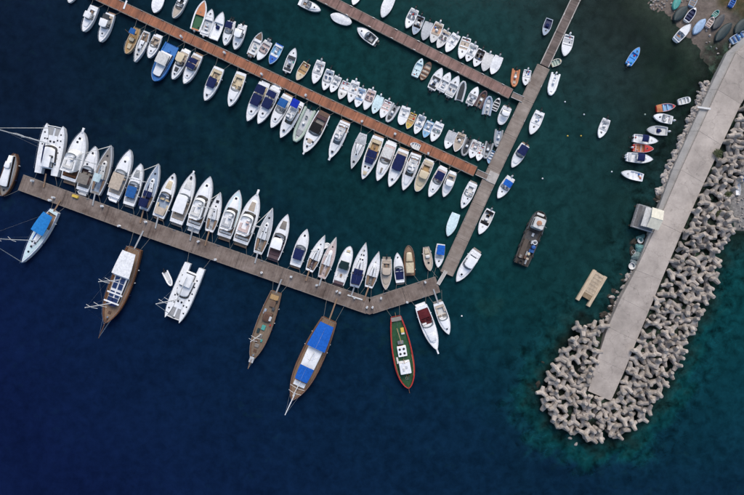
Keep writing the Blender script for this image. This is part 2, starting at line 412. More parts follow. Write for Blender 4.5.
def pier(name, label, path, width, deckmat, seg, z=1.0, edge=None):
    """path in photo pixels (centre line), width in pixels"""
    p0 = P(*path[0], z)
    root = empty(name, (0, 0, 0)); tag(root, label, 'pier')
    for (a, c) in zip(path, path[1:]):
        A = np.array(P(*a, z)[:2]); B = np.array(P(*c, z)[:2])
        d = B - A; L = np.linalg.norm(d); d /= L; n = np.array((-d[1], d[0]))
        ang = math.atan2(d[1], d[0]); W = width * S
        k = max(1, round(L / (seg * S)))
        for i in range(k):
            s0, s1 = L * i / k + .03, L * (i + 1) / k - .03
            mid = A + d * (s0 + s1) / 2
            mb = MB(); l = (s1 - s0)
            mb.box((0, 0, -.14), (l, W - .5, .28), .03)
            o = mb.build('deck_panel', deckmat, root, smooth=False); o.location = (mid[0], mid[1], z); o.rotation_euler = (0, 0, ang)
            mb = MB()
            for sgn in (-1, 1): mb.box((0, sgn * (W / 2 - .12), -.15), (l, .24, .36), .04)
            e = mb.build('edge_beam', edge or EDGEM, o, smooth=False)
            mb = MB(); mb.box((0, 0, -.85), (l * .86, W * .82, 1.1), .08)
            mb.build('float', FLOATM, o, smooth=False)
            for sgn in (-1, 1):
                mb = MB(); mb.box((0, sgn * (W / 2 - .14), .09), (.5, .14, .12), .04); mb.box((0, sgn * (W / 2 - .14), .2), (.8, .1, .08), .03)
                mb.build('cleat', STEEL, o)
    return root

pier('wooden_pier', 'long floating pier of orange-brown boards crossing the upper left', [(88, -9), (150, 20), (320, 100), (475.5, 171.5)], 10.6, ORANGE_DECK, 24)
pier('wooden_pier', 'shorter floating pier of faded pink-brown boards at the top', [(300, -14.5), (338, 5), (450, 63), (511, 94)], 10.6, PINK_DECK, 24)
pier('main_pier', 'wide grey-brown bottom pier bending in front of the big sailing boats', [(20.5, 182.3), (150, 229.8), (368.6, 306.1)], 16.4, GREY_DECK, 46)
arm = pier('main_pier', 'short grey-brown pier arm past the bend near the red boat', [(370.4, 306.1), (438, 284.3)], 16.4, GREY_DECK, 36)
prism('hinge_plate', [P(x, y, .96)[:2] for x, y in ((369.5, 300), (365.5, 313), (369.5, 314.6), (373.6, 313))], .55, .96, GREY_DECK, arm, .02)
pier('walkway', 'grey-brown slanting walkway joining the three piers', [(543.8, 66.5), (494, 170), (446.5, 274)], 13.4, planked('walkway_boards', (.27, .225, .19), (.18, .14, .115), .32, .12), 38)
pier('access_walkway', 'narrow walkway with pale edges running off the top', [(585, -20), (575.5, 0), (544.4, 65.8)], 9.6, planked('dark_boards', (.15, .115, .10), (.08, .06, .052)), 32, edge=PALE)
for nm, lb, pth, wd, m_ in (('ramp', 'short grey ramp between orange pier and walkway', [(476.5, 172), (489.5, 178)], 6, GREY_DECK),
                            ('ramp', 'short grey ramp between pink-brown pier and walkway', [(512, 94.6), (523, 99.5)], 6, GREY_DECK),
                            ('gangway', 'pale gangway between walkway foot and short pier arm', [(446, 271), (438, 284.5)], 3.6, PALE)):
    A = np.array(P(*pth[0], 1.15)); B = np.array(P(*pth[1], 1.15)); d = B - A; L = np.linalg.norm(d[:2]); W = wd * S
    root = empty(nm, ((A[0] + B[0]) / 2, (A[1] + B[1]) / 2, 1.06), math.atan2(d[1], d[0])); tag(root, lb, nm)
    mb = MB(); mb.box((0, 0, .04), (L, W, .1), .02); mb.build('tread', m_, root, smooth=False)
    for sg in (-1, 1):
        mb = MB(); mb.box((0, sg * (W / 2 - .06), .14), (L, .08, .12), .02); mb.build('side_rail', ALU, root, smooth=False)
mb = MB(); mb.box((0, 0, 0), (3.0, 2.7, .14), .03)
o = mb.build('concrete_slab', PALE, None, smooth=False); o.location = P(492.5, 177.5, 1.08); o.rotation_euler = (0, 0, R(65)); tag(o, 'pale concrete slab on the walkway at the orange pier', 'slab')

# ------------------------------------------------------------------ breakwater
def slabmat(name, rgb):
    m, t, b = nodes_of(name); N, Lk = t.nodes, t.links
    g = N.new('ShaderNodeNewGeometry')
    def noise(s, d, r):
        n = N.new('ShaderNodeTexNoise'); n.inputs['Scale'].default_value = s; n.inputs['Detail'].default_value = d; n.inputs['Roughness'].default_value = r
        Lk.new(g.outputs['Position'], n.inputs['Vector']); return n.outputs[0]
    a = N.new('ShaderNodeMapRange'); a.inputs[1].default_value = .3; a.inputs[2].default_value = .7; a.inputs[3].default_value = .66; a.inputs[4].default_value = 1.14
    Lk.new(noise(.16, 8, .7), a.inputs[0])
    c = N.new('ShaderNodeMapRange'); c.inputs[1].default_value = .3; c.inputs[2].default_value = .7; c.inputs[3].default_value = .93; c.inputs[4].default_value = 1.05
    Lk.new(noise(2.2, 5, .7), c.inputs[0])
    oi = N.new('ShaderNodeObjectInfo'); e = N.new('ShaderNodeMapRange'); e.inputs[3].default_value = .88; e.inputs[4].default_value = 1.08; Lk.new(oi.outputs['Random'], e.inputs[0])
    p = N.new('ShaderNodeMath'); p.operation = 'MULTIPLY'; Lk.new(a.outputs[0], p.inputs[0]); Lk.new(c.outputs[0], p.inputs[1])
    p2 = N.new('ShaderNodeMath'); p2.operation = 'MULTIPLY'; Lk.new(p.outputs[0], p2.inputs[0]); Lk.new(e.outputs[0], p2.inputs[1])
    v = N.new('ShaderNodeVectorMath'); v.operation = 'SCALE'; v.inputs[0].default_value = rgb
    # cracks and oily patches
    vo = N.new('ShaderNodeTexVoronoi'); vo.feature = 'DISTANCE_TO_EDGE'; vo.inputs['Scale'].default_value = .16; vo.inputs['Randomness'].default_value = 1
    wv = N.new('ShaderNodeVectorMath'); wv.operation = 'MULTIPLY_ADD'; wv.inputs[1].default_value = (3, 3, 3)
    wn = N.new('ShaderNodeTexNoise'); wn.inputs['Scale'].default_value = .5; wn.inputs['Detail'].default_value = 5; Lk.new(g.outputs['Position'], wn.inputs['Vector'])
    Lk.new(wn.outputs['Color'], wv.inputs[0]); Lk.new(g.outputs['Position'], wv.inputs[2]); Lk.new(wv.outputs[0], vo.inputs['Vector'])
    ck = N.new('ShaderNodeMapRange'); ck.inputs[1].default_value = 0; ck.inputs[2].default_value = .012; ck.inputs[3].default_value = .72; ck.inputs[4].default_value = 1; Lk.new(vo.outputs['Distance'], ck.inputs[0])
    ol = N.new('ShaderNodeMapRange'); ol.inputs[1].default_value = .66; ol.inputs[2].default_value = .74; ol.inputs[3].default_value = 1; ol.inputs[4].default_value = .74; Lk.new(noise(.45, 3, .5), ol.inputs[0])
    p3 = N.new('ShaderNodeMath'); p3.operation = 'MULTIPLY'; Lk.new(p2.outputs[0], p3.inputs[0]); Lk.new(ck.outputs[0], p3.inputs[1])
    p4 = N.new('ShaderNodeMath'); p4.operation = 'MULTIPLY'; Lk.new(p3.outputs[0], p4.inputs[0]); Lk.new(ol.outputs[0], p4.inputs[1])
    Lk.new(p4.outputs[0], v.inputs['Scale'])
    Lk.new(v.outputs[0], b.inputs['Base Color']); b.inputs['Roughness'].default_value = .9; b.inputs['Specular IOR Level'].default_value = .2
    return m
ROAD_M = slabmat('quay_concrete', (.425, .37, .325)); LEDGE_M = slabmat('ledge_concrete', (.37, .35, .325))
road = empty('breakwater_road', P(650, 230, 0)); tag(road, kind='structure')
RZ = 1.75
strip = [9, 9, 9, 9, 8.5, 5, 0, 0, 0, 0, 0]
def addslab(name, quad, z0, z1, m):
    pts = [P(x, y, z1)[:2] for x, y in quad]
    pts = [(x - road.location.x, y - road.location.y) for x, y in pts]
    if sum(pts[i][0] * pts[(i + 1) % len(pts)][1] - pts[(i + 1) % len(pts)][0] * pts[i][1] for i in range(len(pts))) < 0: pts = pts[::-1]
    prism(name, pts, z0, z1, m, road, .02)
def lerp(a, b, t): return (a[0] + (b[0] - a[0]) * t, a[1] + (b[1] - a[1]) * t)
for i in range(len(EDGE_L) - 1):
    g = .0015
    l0 = lerp(EDGE_L[i], EDGE_L[i + 1], g); l1 = lerp(EDGE_L[i], EDGE_L[i + 1], 1 - g)
    r0 = lerp(EDGE_R[i], EDGE_R[i + 1], g); r1 = lerp(EDGE_R[i], EDGE_R[i + 1], 1 - g)
    s0, s1 = strip[i], strip[i + 1]
    q0, q1 = (l0[0] + s0, l0[1]), (l1[0] + s1, l1[1])
    addslab('road_slab', [q0, r0, r1, q1], -.6, RZ, ROAD_M)
    if s0 > 0:
        e0 = (q0[0] - .15, q0[1]); e1 = (q1[0] - .15, q1[1])
        addslab('ledge_slab', [l0, e0, e1, l1] if s1 > 0 else [l0, e0, l1], -.6, RZ - .45, LEDGE_M)

# tetrapods: one mesh, four tapered legs
def tetrapod_mesh(i):
    mb = MB(); r_ = random.Random(i)
    dirs = [np.array((0, 0, 1.0))] + [np.array((math.cos(a) * .943, math.sin(a) * .943, -.333)) for a in (0, 2.0944, 4.18879)]
    for d in dirs:
        L = 1.92 + r_.uniform(-.06, .06)
        up = np.array((0, 0, 1.0)) if abs(d[2]) < .9 else np.array((1.0, 0, 0))
        u = np.cross(d, up); u /= np.linalg.norm(u); v = np.cross(u, d)
        rings = []
        for s, rr in ((-.25, .3), (.0, .82), (.55, .73), (1.3, .61), (1.86, .53), (L, .46)):
            rings.append([tuple(d * s + rr * (math.cos(2 * math.pi * k / 8) * u + math.sin(2 * math.pi * k / 8) * v)) for k in range(8)])
        mb.loft(rings)
    return mb.mesh('tetrapod', None, True, 30)
def podmat():
    m, t, b = nodes_of('armour_concrete'); N, Lk = t.nodes, t.links
    tc = N.new('ShaderNodeTexCoord'); g = N.new('ShaderNodeNewGeometry')
    n = N.new('ShaderNodeTexNoise'); n.inputs['Scale'].default_value = .9; n.inputs['Detail'].default_value = 8; n.inputs['Roughness'].default_value = .7
    Lk.new(g.outputs['Position'], n.inputs['Vector'])
    r = N.new('ShaderNodeValToRGB'); e = r.color_ramp.elements
    e[0].position = .3; e[0].color = (.17, .138, .112, 1); e[1].position = .49; e[1].color = (.345, .30, .26, 1); e.new(.70).color = (.455, .41, .365, 1)
    Lk.new(n.outputs[0], r.inputs[0])
    # weed line on what the sea keeps wet
    s = N.new('ShaderNodeSeparateXYZ'); Lk.new(g.outputs['Position'], s.inputs[0])
    ad = N.new('ShaderNodeMath'); ad.operation = 'MULTIPLY_ADD'; ad.inputs[1].default_value = .9; Lk.new(n.outputs[0], ad.inputs[0]); Lk.new(s.outputs[2], ad.inputs[2])
    f = N.new('ShaderNodeMapRange'); f.inputs[1].default_value = .55; f.inputs[2].default_value = 1.15; Lk.new(ad.outputs[0], f.inputs[0])
    oi = N.new('ShaderNodeObjectInfo'); q = N.new('ShaderNodeMapRange'); q.inputs[3].default_value = .74; q.inputs[4].default_value = 1.10; Lk.new(oi.outputs['Random'], q.inputs[0])
    v = N.new('ShaderNodeVectorMath'); v.operation = 'SCALE'; Lk.new(r.outputs[0], v.inputs[0]); Lk.new(q.outputs[0], v.inputs['Scale'])
    mx = N.new('ShaderNodeMix'); mx.data_type = 'RGBA'; mx.inputs['A'].default_value = (.035, .032, .024, 1)
    Lk.new(f.outputs[0], mx.inputs['Factor']); Lk.new(v.outputs[0], mx.inputs['B'])
    Lk.new(mx.outputs['Result'], b.inputs['Base Color']); b.inputs['Roughness'].default_value = .9; b.inputs['Specular IOR Level'].default_value = .2
    bp = N.new('ShaderNodeBump'); bp.inputs['Distance'].default_value = .03; Lk.new(n.outputs[0], bp.inputs['Height']); Lk.new(bp.outputs[0], b.inputs['Normal'])
    return m
POD_M = podmat()
pod_meshes = [tetrapod_mesh(i) for i in range(3)]
for m_ in pod_meshes: m_.materials.append(POD_M)
def inside(poly, x, y): return float(sdist(poly, np.array([x]), np.array([y]))[0])
POD_AREA = PODS_OUT + [(608, 327), (598, 358), (588, 391), (611, 401), (626, 368), (638, 338), (654, 298), (669, 260), (688, 219), (709, 172), (726, 135), (744, 98), (768, 70)]
ROAD_POLY = EDGE_L + EDGE_R[::-1]
pts = []
prng = random.Random(21)
cand = 0
XY = np.array([(prng.uniform(536, 752), prng.uniform(84, 444)) for _ in range(26000)])
okm = (sdist(POD_AREA, XY[:, 0], XY[:, 1]) > -.5) & (sdist(ROAD_POLY, XY[:, 0], XY[:, 1]) < -3.6) & (sdist(SHOAL, XY[:, 0], XY[:, 1]) < 0)
for x, y in XY[okm]:
    if all((x - a) ** 2 + (y - c) ** 2 > 6.75 ** 2 for a, c in pts): pts.append((x, y))
npod = len(pts)
sub = []
dP = sdist(POD_AREA, XY[:, 0], XY[:, 1]); dR = sdist(ROAD_POLY, XY[:, 0], XY[:, 1])
for (x, y), a_, c_ in zip(XY, dP, dR):
    if -11 < a_ < -3 and c_ < -8 and y > 235 and all((x - a) ** 2 + (y - c) ** 2 > 8.5 ** 2 for a, c in pts + sub): sub.append((x, y))
sub = sub[:max(0, 296 - npod)]
pts = sorted(pts, key=lambda p: p[1]) + sub
for i, (x, y) in enumerate(pts[:300]):
    d = inside(MOUND, x, y)
    edge = max(0.0, min(1.0, inside(PODS_OUT + EDGE_R[::-1][:0] + EDGE_L[8:] + [(588, 391), (611, 401)] + EDGE_R[::-1][1:], x, y) / 22))
    zc = -.15 + 1.7 * edge + prng.uniform(-.55, .5)
    if i >= npod: zc = -2.45 + prng.uniform(-.35, .3)
    o = bpy.data.objects.new('tetrapod', pod_meshes[i % 3]); col.objects.link(o)
    o.location = P(x, y, zc)
    if prng.random() < .2: o.rotation_euler = (prng.uniform(-.3, .3), prng.uniform(-.3, .3), prng.uniform(0, 6.28))
    else: o.rotation_euler = (prng.uniform(0, 6.28), prng.uniform(0, 6.28), prng.uniform(0, 6.28))
    s = prng.uniform(.82, 1.0); o.scale = (s, s, s)
    if i >= npod: lb, gr = 'dark sunken tetrapod under water at the breakwater edge', 'sunken tetrapods around the breakwater'
    elif y > 385: lb, gr = 'grey concrete tetrapod heaped around the tip of the breakwater', 'tetrapods around the breakwater tip'
    elif x < 612: lb, gr = 'grey concrete tetrapod on the harbour side near the breakwater tip', 'tetrapods on the harbour side of the tip'
    elif y > 240: lb, gr = 'grey concrete tetrapod on the seaward side of the lower breakwater', 'tetrapods beside the lower breakwater road'
    else: lb, gr = 'grey concrete tetrapod on the seaward side of the upper breakwater', 'tetrapods beside the upper breakwater road'
    tag(o, lb, 'tetrapod', gr)

# boulders
def rock_mesh(i):
    r_ = random.Random(100 + i); mb = MB()
    rows = []
    ph = [r_.uniform(0, 6.28) for _ in range(6)]
    for a in range(1, 6):
        th = math.pi * a / 6
        row = []
        for k in range(9):
            f = 2 * math.pi * k / 9
            rr = 1 + .16 * math.sin(2 * f + ph[0] + th) + .13 * math.sin(3 * f + ph[1] - 2 * th) + .10 * math.sin(5 * th + ph[2])
            row.append((rr * math.sin(th) * math.cos(f), rr * .82 * math.sin(th) * math.sin(f), rr * .62 * math.cos(th)))
        rows.append(row)
    mb.loft(rows[::-1])
    return mb.mesh('rock', None, True, 30)
ROCK_M = mat('pale_rock', (.44, .39, .35), .9, .4, 1.4, bump=.06, tint=.35)
rocks = [rock_mesh(i) for i in range(5)]
for m_ in rocks: m_.materials.append(ROCK_M)
def rock(px, py, s, lb, gr, zadd=0):
    o = bpy.data.objects.new('rock', rocks[rng.randrange(5)]); col.objects.link(o)
    z = max(ground_z(px, py), -.12) + s * .3 + zadd
    o.location = P(px, py, z); o.rotation_euler = (rng.uniform(-.3, .3), rng.uniform(-.3, .3), rng.uniform(0, 6.28)); o.scale = (s, s * rng.uniform(.75, 1.1), s * rng.uniform(.8, 1.1))
    tag(o, lb, 'rock', gr)
for i in range(110):
    t = i / 109.0
    py = 84 + t * 112; pxl = np.interp(py, [90, 131, 170, 222], [709, 690, 672.5, 653.5])
    rock(pxl - rng.uniform(.5, 7.0), py + rng.uniform(-2, 2), rng.uniform(.55, 1.0), 'pale boulder along the inner foot of the breakwater ledge', 'boulders along the ledge')
for (px, py, s) in [(701, 84, .7), (707, 83, .6), (698, 92, .5), (612, 297, .8), (615, 303, .6), (610, 306, .5), (617, 292, .5), (630, 284, .6), (560, 351, .6), (556, 365, .6), (563, 358, .7), (576, 444, .55), (570, 438, .5), (606, 316, .6), (627, 276, .75), (622, 300, .5), (603, 321, .55), (639, 256, .5)]:
    rock(px, py, s, 'lone pale rock at the waterline beside the breakwater', 'scattered rocks by the breakwater')
for i in range(34):
    py = rng.uniform(196, 322) if i % 3 else rng.uniform(285, 325); ex = np.interp(py, [170, 222, 270, 298, 327], [672.5, 653.5, 636, 621, 608]); px = ex - rng.uniform(.6, 5.5)
    if 626 < px < 662 and 202 < py < 268: continue
    rock(px, py, rng.uniform(.4, .8), 'pale rock on the inner edge of the lower breakwater', 'pale rocks on the lower inner edge')
DARKROCK = mat('weedy_rock', (.055, .045, .034), .9, .5, 1.2, bump=.08, tint=.4)
dark_rocks = [m_.copy() for m_ in rocks]
for m_ in dark_rocks: m_.materials.clear(); m_.materials.append(DARKROCK)
for i in range(70):
    py = rng.uniform(198, 330) if i < 52 else rng.uniform(330, 400)
    ex = np.interp(py, [170, 222, 270, 298, 327], [672.5, 653.5, 636, 621, 608]) if i < 52 else np.interp(py, [330, 347, 367, 394, 400], [574, 567, 552, 539, 540])
    px = ex - rng.uniform(.5, 14) ; z = rng.uniform(-.5, .25) if i < 52 else rng.uniform(-1.3, -.3)
    if 626 < px < 662 and 204 < py < 236: continue
    o = bpy.data.objects.new('rock', dark_rocks[rng.randrange(5)]); col.objects.link(o); q_ = rng.uniform(.5, 1.25)
    o.location = P(px, py, z); o.scale = (q_, q_ * rng.uniform(.7, 1), q_ * .7); o.rotation_euler = (rng.uniform(-.3, .3), rng.uniform(-.3, .3), rng.uniform(0, 6.28))
    tag(o, 'dark weedy boulder at the inner waterline of the breakwater', 'rock', 'dark boulders along the inner waterline')
for i in range(70):
    px, py = rng.choice([(rng.uniform(700, 744), rng.uniform(30, 60)), (rng.uniform(736, 746), rng.uniform(192, 228)), (rng.uniform(648, 690), rng.uniform(0, 12))])
    if inside(ROAD_POLY, px, py) > -2: continue
    rock(px, py, rng.uniform(.18, .4), 'small stone lying on the shore', 'small stones on the shore')

# ------------------------------------------------------------------ boats
def form(kind, t):
    if kind == 'cathull': st, tm, p, q = .80, .45, 3.0, .85
    elif kind == 'motor': st, tm, p, q = .86, .42, 2.3, .80
    elif kind == 'yacht': st, tm, p, q = .86, .40, 2.5, .90
    elif kind == 'sail': st, tm, p, q = .66, .42, 1.9, 1.0
    elif kind == 'blunt': st, tm, p, q = .90, .40, 3.2, .62
    elif kind == 'gulet': st, tm, p, q = .66, .50, 2.5, .74
    elif kind == 'trawl': st, tm, p, q = .50, .56, 2.6, .66
    elif kind == 'double': st, tm, p, q = .30, .48, 2.5, .62
    elif kind == 'barge': st, tm, p, q = .86, .45, 5.0, .45
    else: st, tm, p, q = .8, .4, 2.3, .8
    if t < tm:
        u = 1 - t / tm
        if kind == 'double': return max(.12, (1 - u ** 2.6) ** .7)
        return st + (1 - st) * (1 - u ** 2)
    u = (t - tm) / (1 - tm)
    return max(0.0, 1 - u ** p) ** q

class Boat:
    def __init__(s, root, L, W, F_, kind='motor', sheer=.28, gun=None, seed=0):
        s.root, s.L, s.W, s.F, s.kind, s.sheer = root, L, W, F_, kind, sheer
        s.g = gun if gun else max(.10, .055 * W)
        s.r = random.Random(seed)
        s.oy = 0.0
    def x(s, t): return -s.L / 2 + t * s.L
    def hw(s, t): return max(.025, s.W / 2 * form(s.kind, t))
    def z(s, t): return s.F * (1 + s.sheer * max(0, t - .15) ** 2 + (.12 * (1 - t / .25) ** 2 if s.kind in ('gulet', 'double') and t < .25 else 0))
    def part(s, name, mb, m, parent=None, angle=38): return mb.build(name, m, parent or s.root, True, angle)
    def hull(s, m, rail=None, n=18):
        mb = MB(); rows = []
        rake = .35 * s.F
        for k in range(n + 1):
            t = 1 - (1 - k / n) ** 1.5
            w_, z_, X = s.hw(t), s.z(t), s.x(t); g = min(s.g, w_ * .8)
            rk = rake * t ** 4
            half = [(X, w_ - g, z_), (X, w_, z_), (X - rk * .4, w_ * .965, z_ * .5), (X - rk, w_ * .86, -.05), (X - rk * 1.5, 0.001, -.40)]
            row = [(a, b_ + s.oy, c) for a, b_, c in half] + [(a, -b_ + s.oy, c) for a, b_, c in half[-2::-1]]
            rows.append(row)
        ids = mb.grid(rows)
        mb.cap(ids[0])
        h = s.part('hull', mb, m)
        if rail:
            mb = MB()
            for sg in (1, -1):
                mb.tube([(s.x(t), sg * s.hw(t) + s.oy, s.z(t) - .02) for t in [1 - (1 - k / n) ** 1.5 for k in range(n + 1)]], max(.045, .014 * s.W), 5)
            s.part('rub_rail', mb, rail, h)
        return h
    def deck(s, ta, tb, m, camber=.06, dz=-.012, name='deck', n=10, skirt=.12, wf=1.0):
        mb = MB(); rows = []
        ts = [ta + (tb - ta) * (1 - (1 - k / n) ** 1.4) for k in range(n + 1)]
        cs = (-1, -.6, 0, .6, 1)
        def row(t, d=0):
            w_ = s.hw(t); wi = max(.01, w_ - min(s.g, w_ * .8)) * wf
            return [(s.x(t), c * wi + s.oy, s.z(t) + dz + camber * (1 - c * c) * min(1, wi / (s.W * .3)) - d) for c in cs]
        rows = [row(ts[0], skirt)] + [row(t) for t in ts]
        mb.grid(rows)
        return s.part(name, mb, m)
    def well(s, ta, tb, zs, m, name='cockpit', n=8):
        mb = MB(); rows = []
        for k in range(n + 1):
            t = ta + (tb - ta) * k / n
            w_ = s.hw(t); wi = w_ - min(s.g, w_ * .8); q = max(.02, wi - .06)
            rows.append([(s.x(t), wi + s.oy, s.z(t) - .005), (s.x(t), q + s.oy, zs), (s.x(t), s.oy, zs), (s.x(t), -q + s.oy, zs), (s.x(t), -wi + s.oy, s.z(t) - .005)])
        ids = mb.grid(rows); mb.cap(ids[0]); mb.cap(ids[-1], True)
        return s.part(name, mb, m)
    def ring(s, xa, xb, wa, wb, bulge, n=8):
        pts = [(xa, -wa), ((xa + xb) / 2, -(wa + wb) / 2 * 1.02), (xb, -wb)]
        for k in range(1, n):
            a = -math.pi / 2 + math.pi * k / n
            pts.append((xb + bulge * math.cos(a) ** .8, wb * math.sin(a)))
        return pts + [(xb, wb), ((xa + xb) / 2, (wa + wb) / 2 * 1.02), (xa, wa)]
    def cabin(s, ta, tb, wa, wb, h, m, z0=None, bulge=.5, rf=.5, ra=.1, ins=.14, crown=.06, win=None, name='cabin', front=True, sides=True, winm=None, wz=(.30, .82)):
        """lofted deckhouse; wa, wb half widths aft and forward in metres"""
        xa, xb = s.x(ta), s.x(tb) - bulge
        z0 = s.z((ta + tb) / 2) - .02 if z0 is None else z0
        def lv(f, out=0.0):
            i = ins * f * h
            p = s.ring(xa + ra * f * h - out, xb - rf * f * h + out, wa - i + out, wb - i + out, bulge * (1 - .15 * f))
            return [(a, b_ + s.oy, z0 + f * h) for a, b_ in p]
        mb = MB()
        top = lv(.93); top2 = lv(1.0)
        cx_ = (xa + xb) / 2
        t2 = [(cx_ + (a - cx_) * .95, (b_ - s.oy) * .93 + s.oy, c) for a, b_, c in top2]
        t3 = [(cx_ + (a - cx_) * .5, (b_ - s.oy) * .5 + s.oy, c + crown) for a, b_, c in top2]
        mb.loft([lv(-.05), lv(.5), top, t2, t3])
        c = s.part(name, mb, m)
        wm = winm or DARKGLASS
        if win:
            lo, hi = lv(wz[0], .018), lv(wz[1], .018)
            n = len(lo)
            def strip(i0, i1, nm):
                mb = MB(); mb.grid([lo[i0:i1 + 1], hi[i0:i1 + 1]])
                s.part(nm, mb, wm, c)
            if front:
                strip(2, 6, 'window'); strip(6, 10, 'window')
            if sides:
                strip(0, 1, 'window'); strip(1, 2, 'window'); strip(10, 11, 'window'); strip(11, 12, 'window')
        return c
    def windshield(s, t, w_, h=.55, rake=.9, bulge=.7, side=.9, z0=None, m=None, frame=STEEL):
        xb = s.x(t) - bulge
        z0 = s.z(t) if z0 is None else z0
        p0 = s.ring(xb - side, xb, w_ * 1.0, w_ * .96, bulge)[0:]; p1 = s.ring(xb - side * 1.0, xb - rake * h, w_ * .9, w_ * .86, bulge * .9)
        mb = MB()
        lo = [(a, b_ + s.oy, z0) for a, b_ in p0]; hi = [(a, b_ + s.oy, z0 + h) for a, b_ in p1]
        mb.grid([lo, hi])
        g = s.part('windshield', mb, m or GLASS)
        mb = MB(); mb.tube(hi, .035, 4); mb.tube(lo, .03, 4)
        s.part('windshield_frame', mb, frame, g)
        return g
    def canopy(s, ta, tb, wf, m, z, crown=.16, name='canopy', poles=True, n=6, droop=.05, wabs=None, taper=True):
        mb = MB(); tops = []; bots = []
        rr = s.r
        for k in range(n + 1):
            t = ta + (tb - ta) * k / n
            w_ = (wabs if wabs else (s.hw(t) if taper else s.W / 2) * wf)
            sag = .035 * math.sin(k * math.pi) + (.03 if k % 2 else 0)
            e = -droop if k in (0, n) else 0
            row = []
            for c in (-1, -.8, -.4, 0, .4, .8, 1):
                row.append((s.x(t), c * w_ + s.oy, z + crown * (1 - abs(c) ** 2.2) - sag + e + rr.uniform(-.012, .012) - (.08 if abs(c) == 1 else 0)))
            tops.append(row); bots.append([(a, b_, c - .03) for a, b_, c in row])
        rings = [t_ + b_[::-1] for t_, b_ in zip(tops, bots)]
        mb.loft(rings)
        c = s.part(name, mb, m, angle=60)
        if poles:
            mb = MB()
            for t in (ta + .01, tb - .01):
                w_ = (wabs if wabs else (s.hw(t) if taper else s.W / 2) * wf) * .96
                wb = min(w_, s.hw(t) - s.g * .5)
                for sg in (-1, 1): mb.tube([(s.x(t), sg * wb + s.oy, s.z(t) - .05), (s.x(t), sg * w_ + s.oy, z - .02)], .025, 4)
            s.part('canopy_frame', mb, STEEL, c)
        return c
    def cover(s, ta, tb, m, ridge=.22, out=.03, name='boat_cover', n=12):
        mb = MB(); rows = []; rr = s.r
        for k in range(n + 1):
            t = ta + (tb - ta) * (k / n if tb < .95 else 1 - (1 - k / n) ** 1.25)
            w_ = s.hw(t) + out; f = math.sin(math.pi * min(1, max(0.0, (k / n) * .86 + .10)))
            row = []
            for c in (-1, -1, -.75, -.38, 0, .38, .75, 1, 1):
                row.append([s.x(t), c * w_ + s.oy, s.z(t) + .03 + ridge * f * (1 - abs(c)) + (rr.uniform(-.03, .03) if abs(c) < 1 else 0)])
            row[0][2] -= .16; row[-1][2] -= .16
            rows.append([tuple(p) for p in row])
        ids = mb.grid(rows); mb.cap(ids[0]); mb.cap(ids[-1], True)
        return s.part(name, mb, m, angle=60)
    def flatpad(s, t0, t1, wf, m, z=None, th=.10, name='sun_pad', y=0.0, wabs=None):
        mb = MB(); n = 4; rings = []
        ts = [t0 + (t1 - t0) * k / n for k in range(n + 1)]
        hw_ = lambda t: wabs if wabs else (s.hw(t) - s.g) * wf
        zz = lambda t: (s.z(t) + .045 if z is None else z)
        def rg(d, zadd):
            L_ = [(s.x(t) + (d if k == 0 else -d if k == n else 0), hw_(t) - d + y + s.oy, zz(t) + zadd) for k, t in enumerate(ts)]
            R_ = [(s.x(t) + (d if k == 0 else -d if k == n else 0), -hw_(t) + d + y + s.oy, zz(t) + zadd) for k, t in enumerate(ts)]
            return R_ + L_[::-1]
        mb.loft([rg(0, 0), rg(0, th * .6), rg(.05, th)])
        return s.part(name, mb, m)
    def hatch(s, t, y=0.0, d=.5, m=None, z=None, e=1.0, name='hatch'):
        mb = MB(); z = s.z(t) + .07 if z is None else z
        mb.box((s.x(t), y + s.oy, z), (d * e, d, .08), .04)
        return s.part(name, mb, m or DARKGLASS)
    def block(s, name, t, y, z, d, m, b=.08, parent=None, taper=0.0):
        mb = MB(); mb.box((s.x(t), y + s.oy, z + d[2] / 2), d, b, taper)
        return s.part(name, mb, m, parent)
    def seat(s, t, y, zs, d, m, back=True):
        mb = MB(); mb.box((s.x(t), y + s.oy, zs + .22), (d[0], d[1], .44), .07)
        if back: mb.box((s.x(t) - d[0] / 2 + .06, y + s.oy, zs + .55), (.14, d[1], .4), .05)
        return s.part('seat', mb, m)
    def outboard(s, y=0.0, m=None, sz=1.0, tilt=True):
        X = -s.L / 2; z0 = s.F * .75
        mb = MB()
        mb.box((X - .12 * sz, y + s.oy, z0), (.30 * sz, .34 * sz, .4 * sz), .04)
        if tilt: mb.tube([(X - .3 * sz, y + s.oy, z0 + .2), (X - .95 * sz, y + s.oy, z0 + .02)], .09 * sz, 6, .06 * sz); mb.box((X - 1.0 * sz, y + s.oy, z0 + .1), (.1 * sz, .36 * sz, .3 * sz), .03)
        else: mb.tube([(X - .3 * sz, y + s.oy, z0 + .2), (X - .34 * sz, y + s.oy, -.3)], .09 * sz, 6, .06 * sz)
        o = s.part('outboard_motor', mb, RUBBER)
        mb = MB(); mb.box((X - .30 * sz, y + s.oy, z0 + .42 * sz), (.62 * sz, .42 * sz, .5 * sz), .13 * sz, .12)
        s.part('engine_cowl', mb, m or COWL, o)
    def rails(s, t0=.55, h=.5, m=None):
        mb = MB(); ts = [t0 + (0.985 - t0) * k / 6 for k in range(7)]
        L_ = [(s.x(t), s.hw(t) - s.g * .4 + s.oy, s.z(t) + h) for t in ts]; R_ = [(a, 2 * s.oy - b_, c) for a, b_, c in L_]
        mb.tube(L_ + [(s.x(1.0) + .05, s.oy, s.z(1) + h)] + R_[::-1], .024, 4)
        for k in (0, 2, 4, 6):
            for q in (L_[k], R_[k]): mb.tube([(q[0], q[1], q[2] - h), q], .02, 4)
        s.part('bow_rail', mb, m or STEEL)
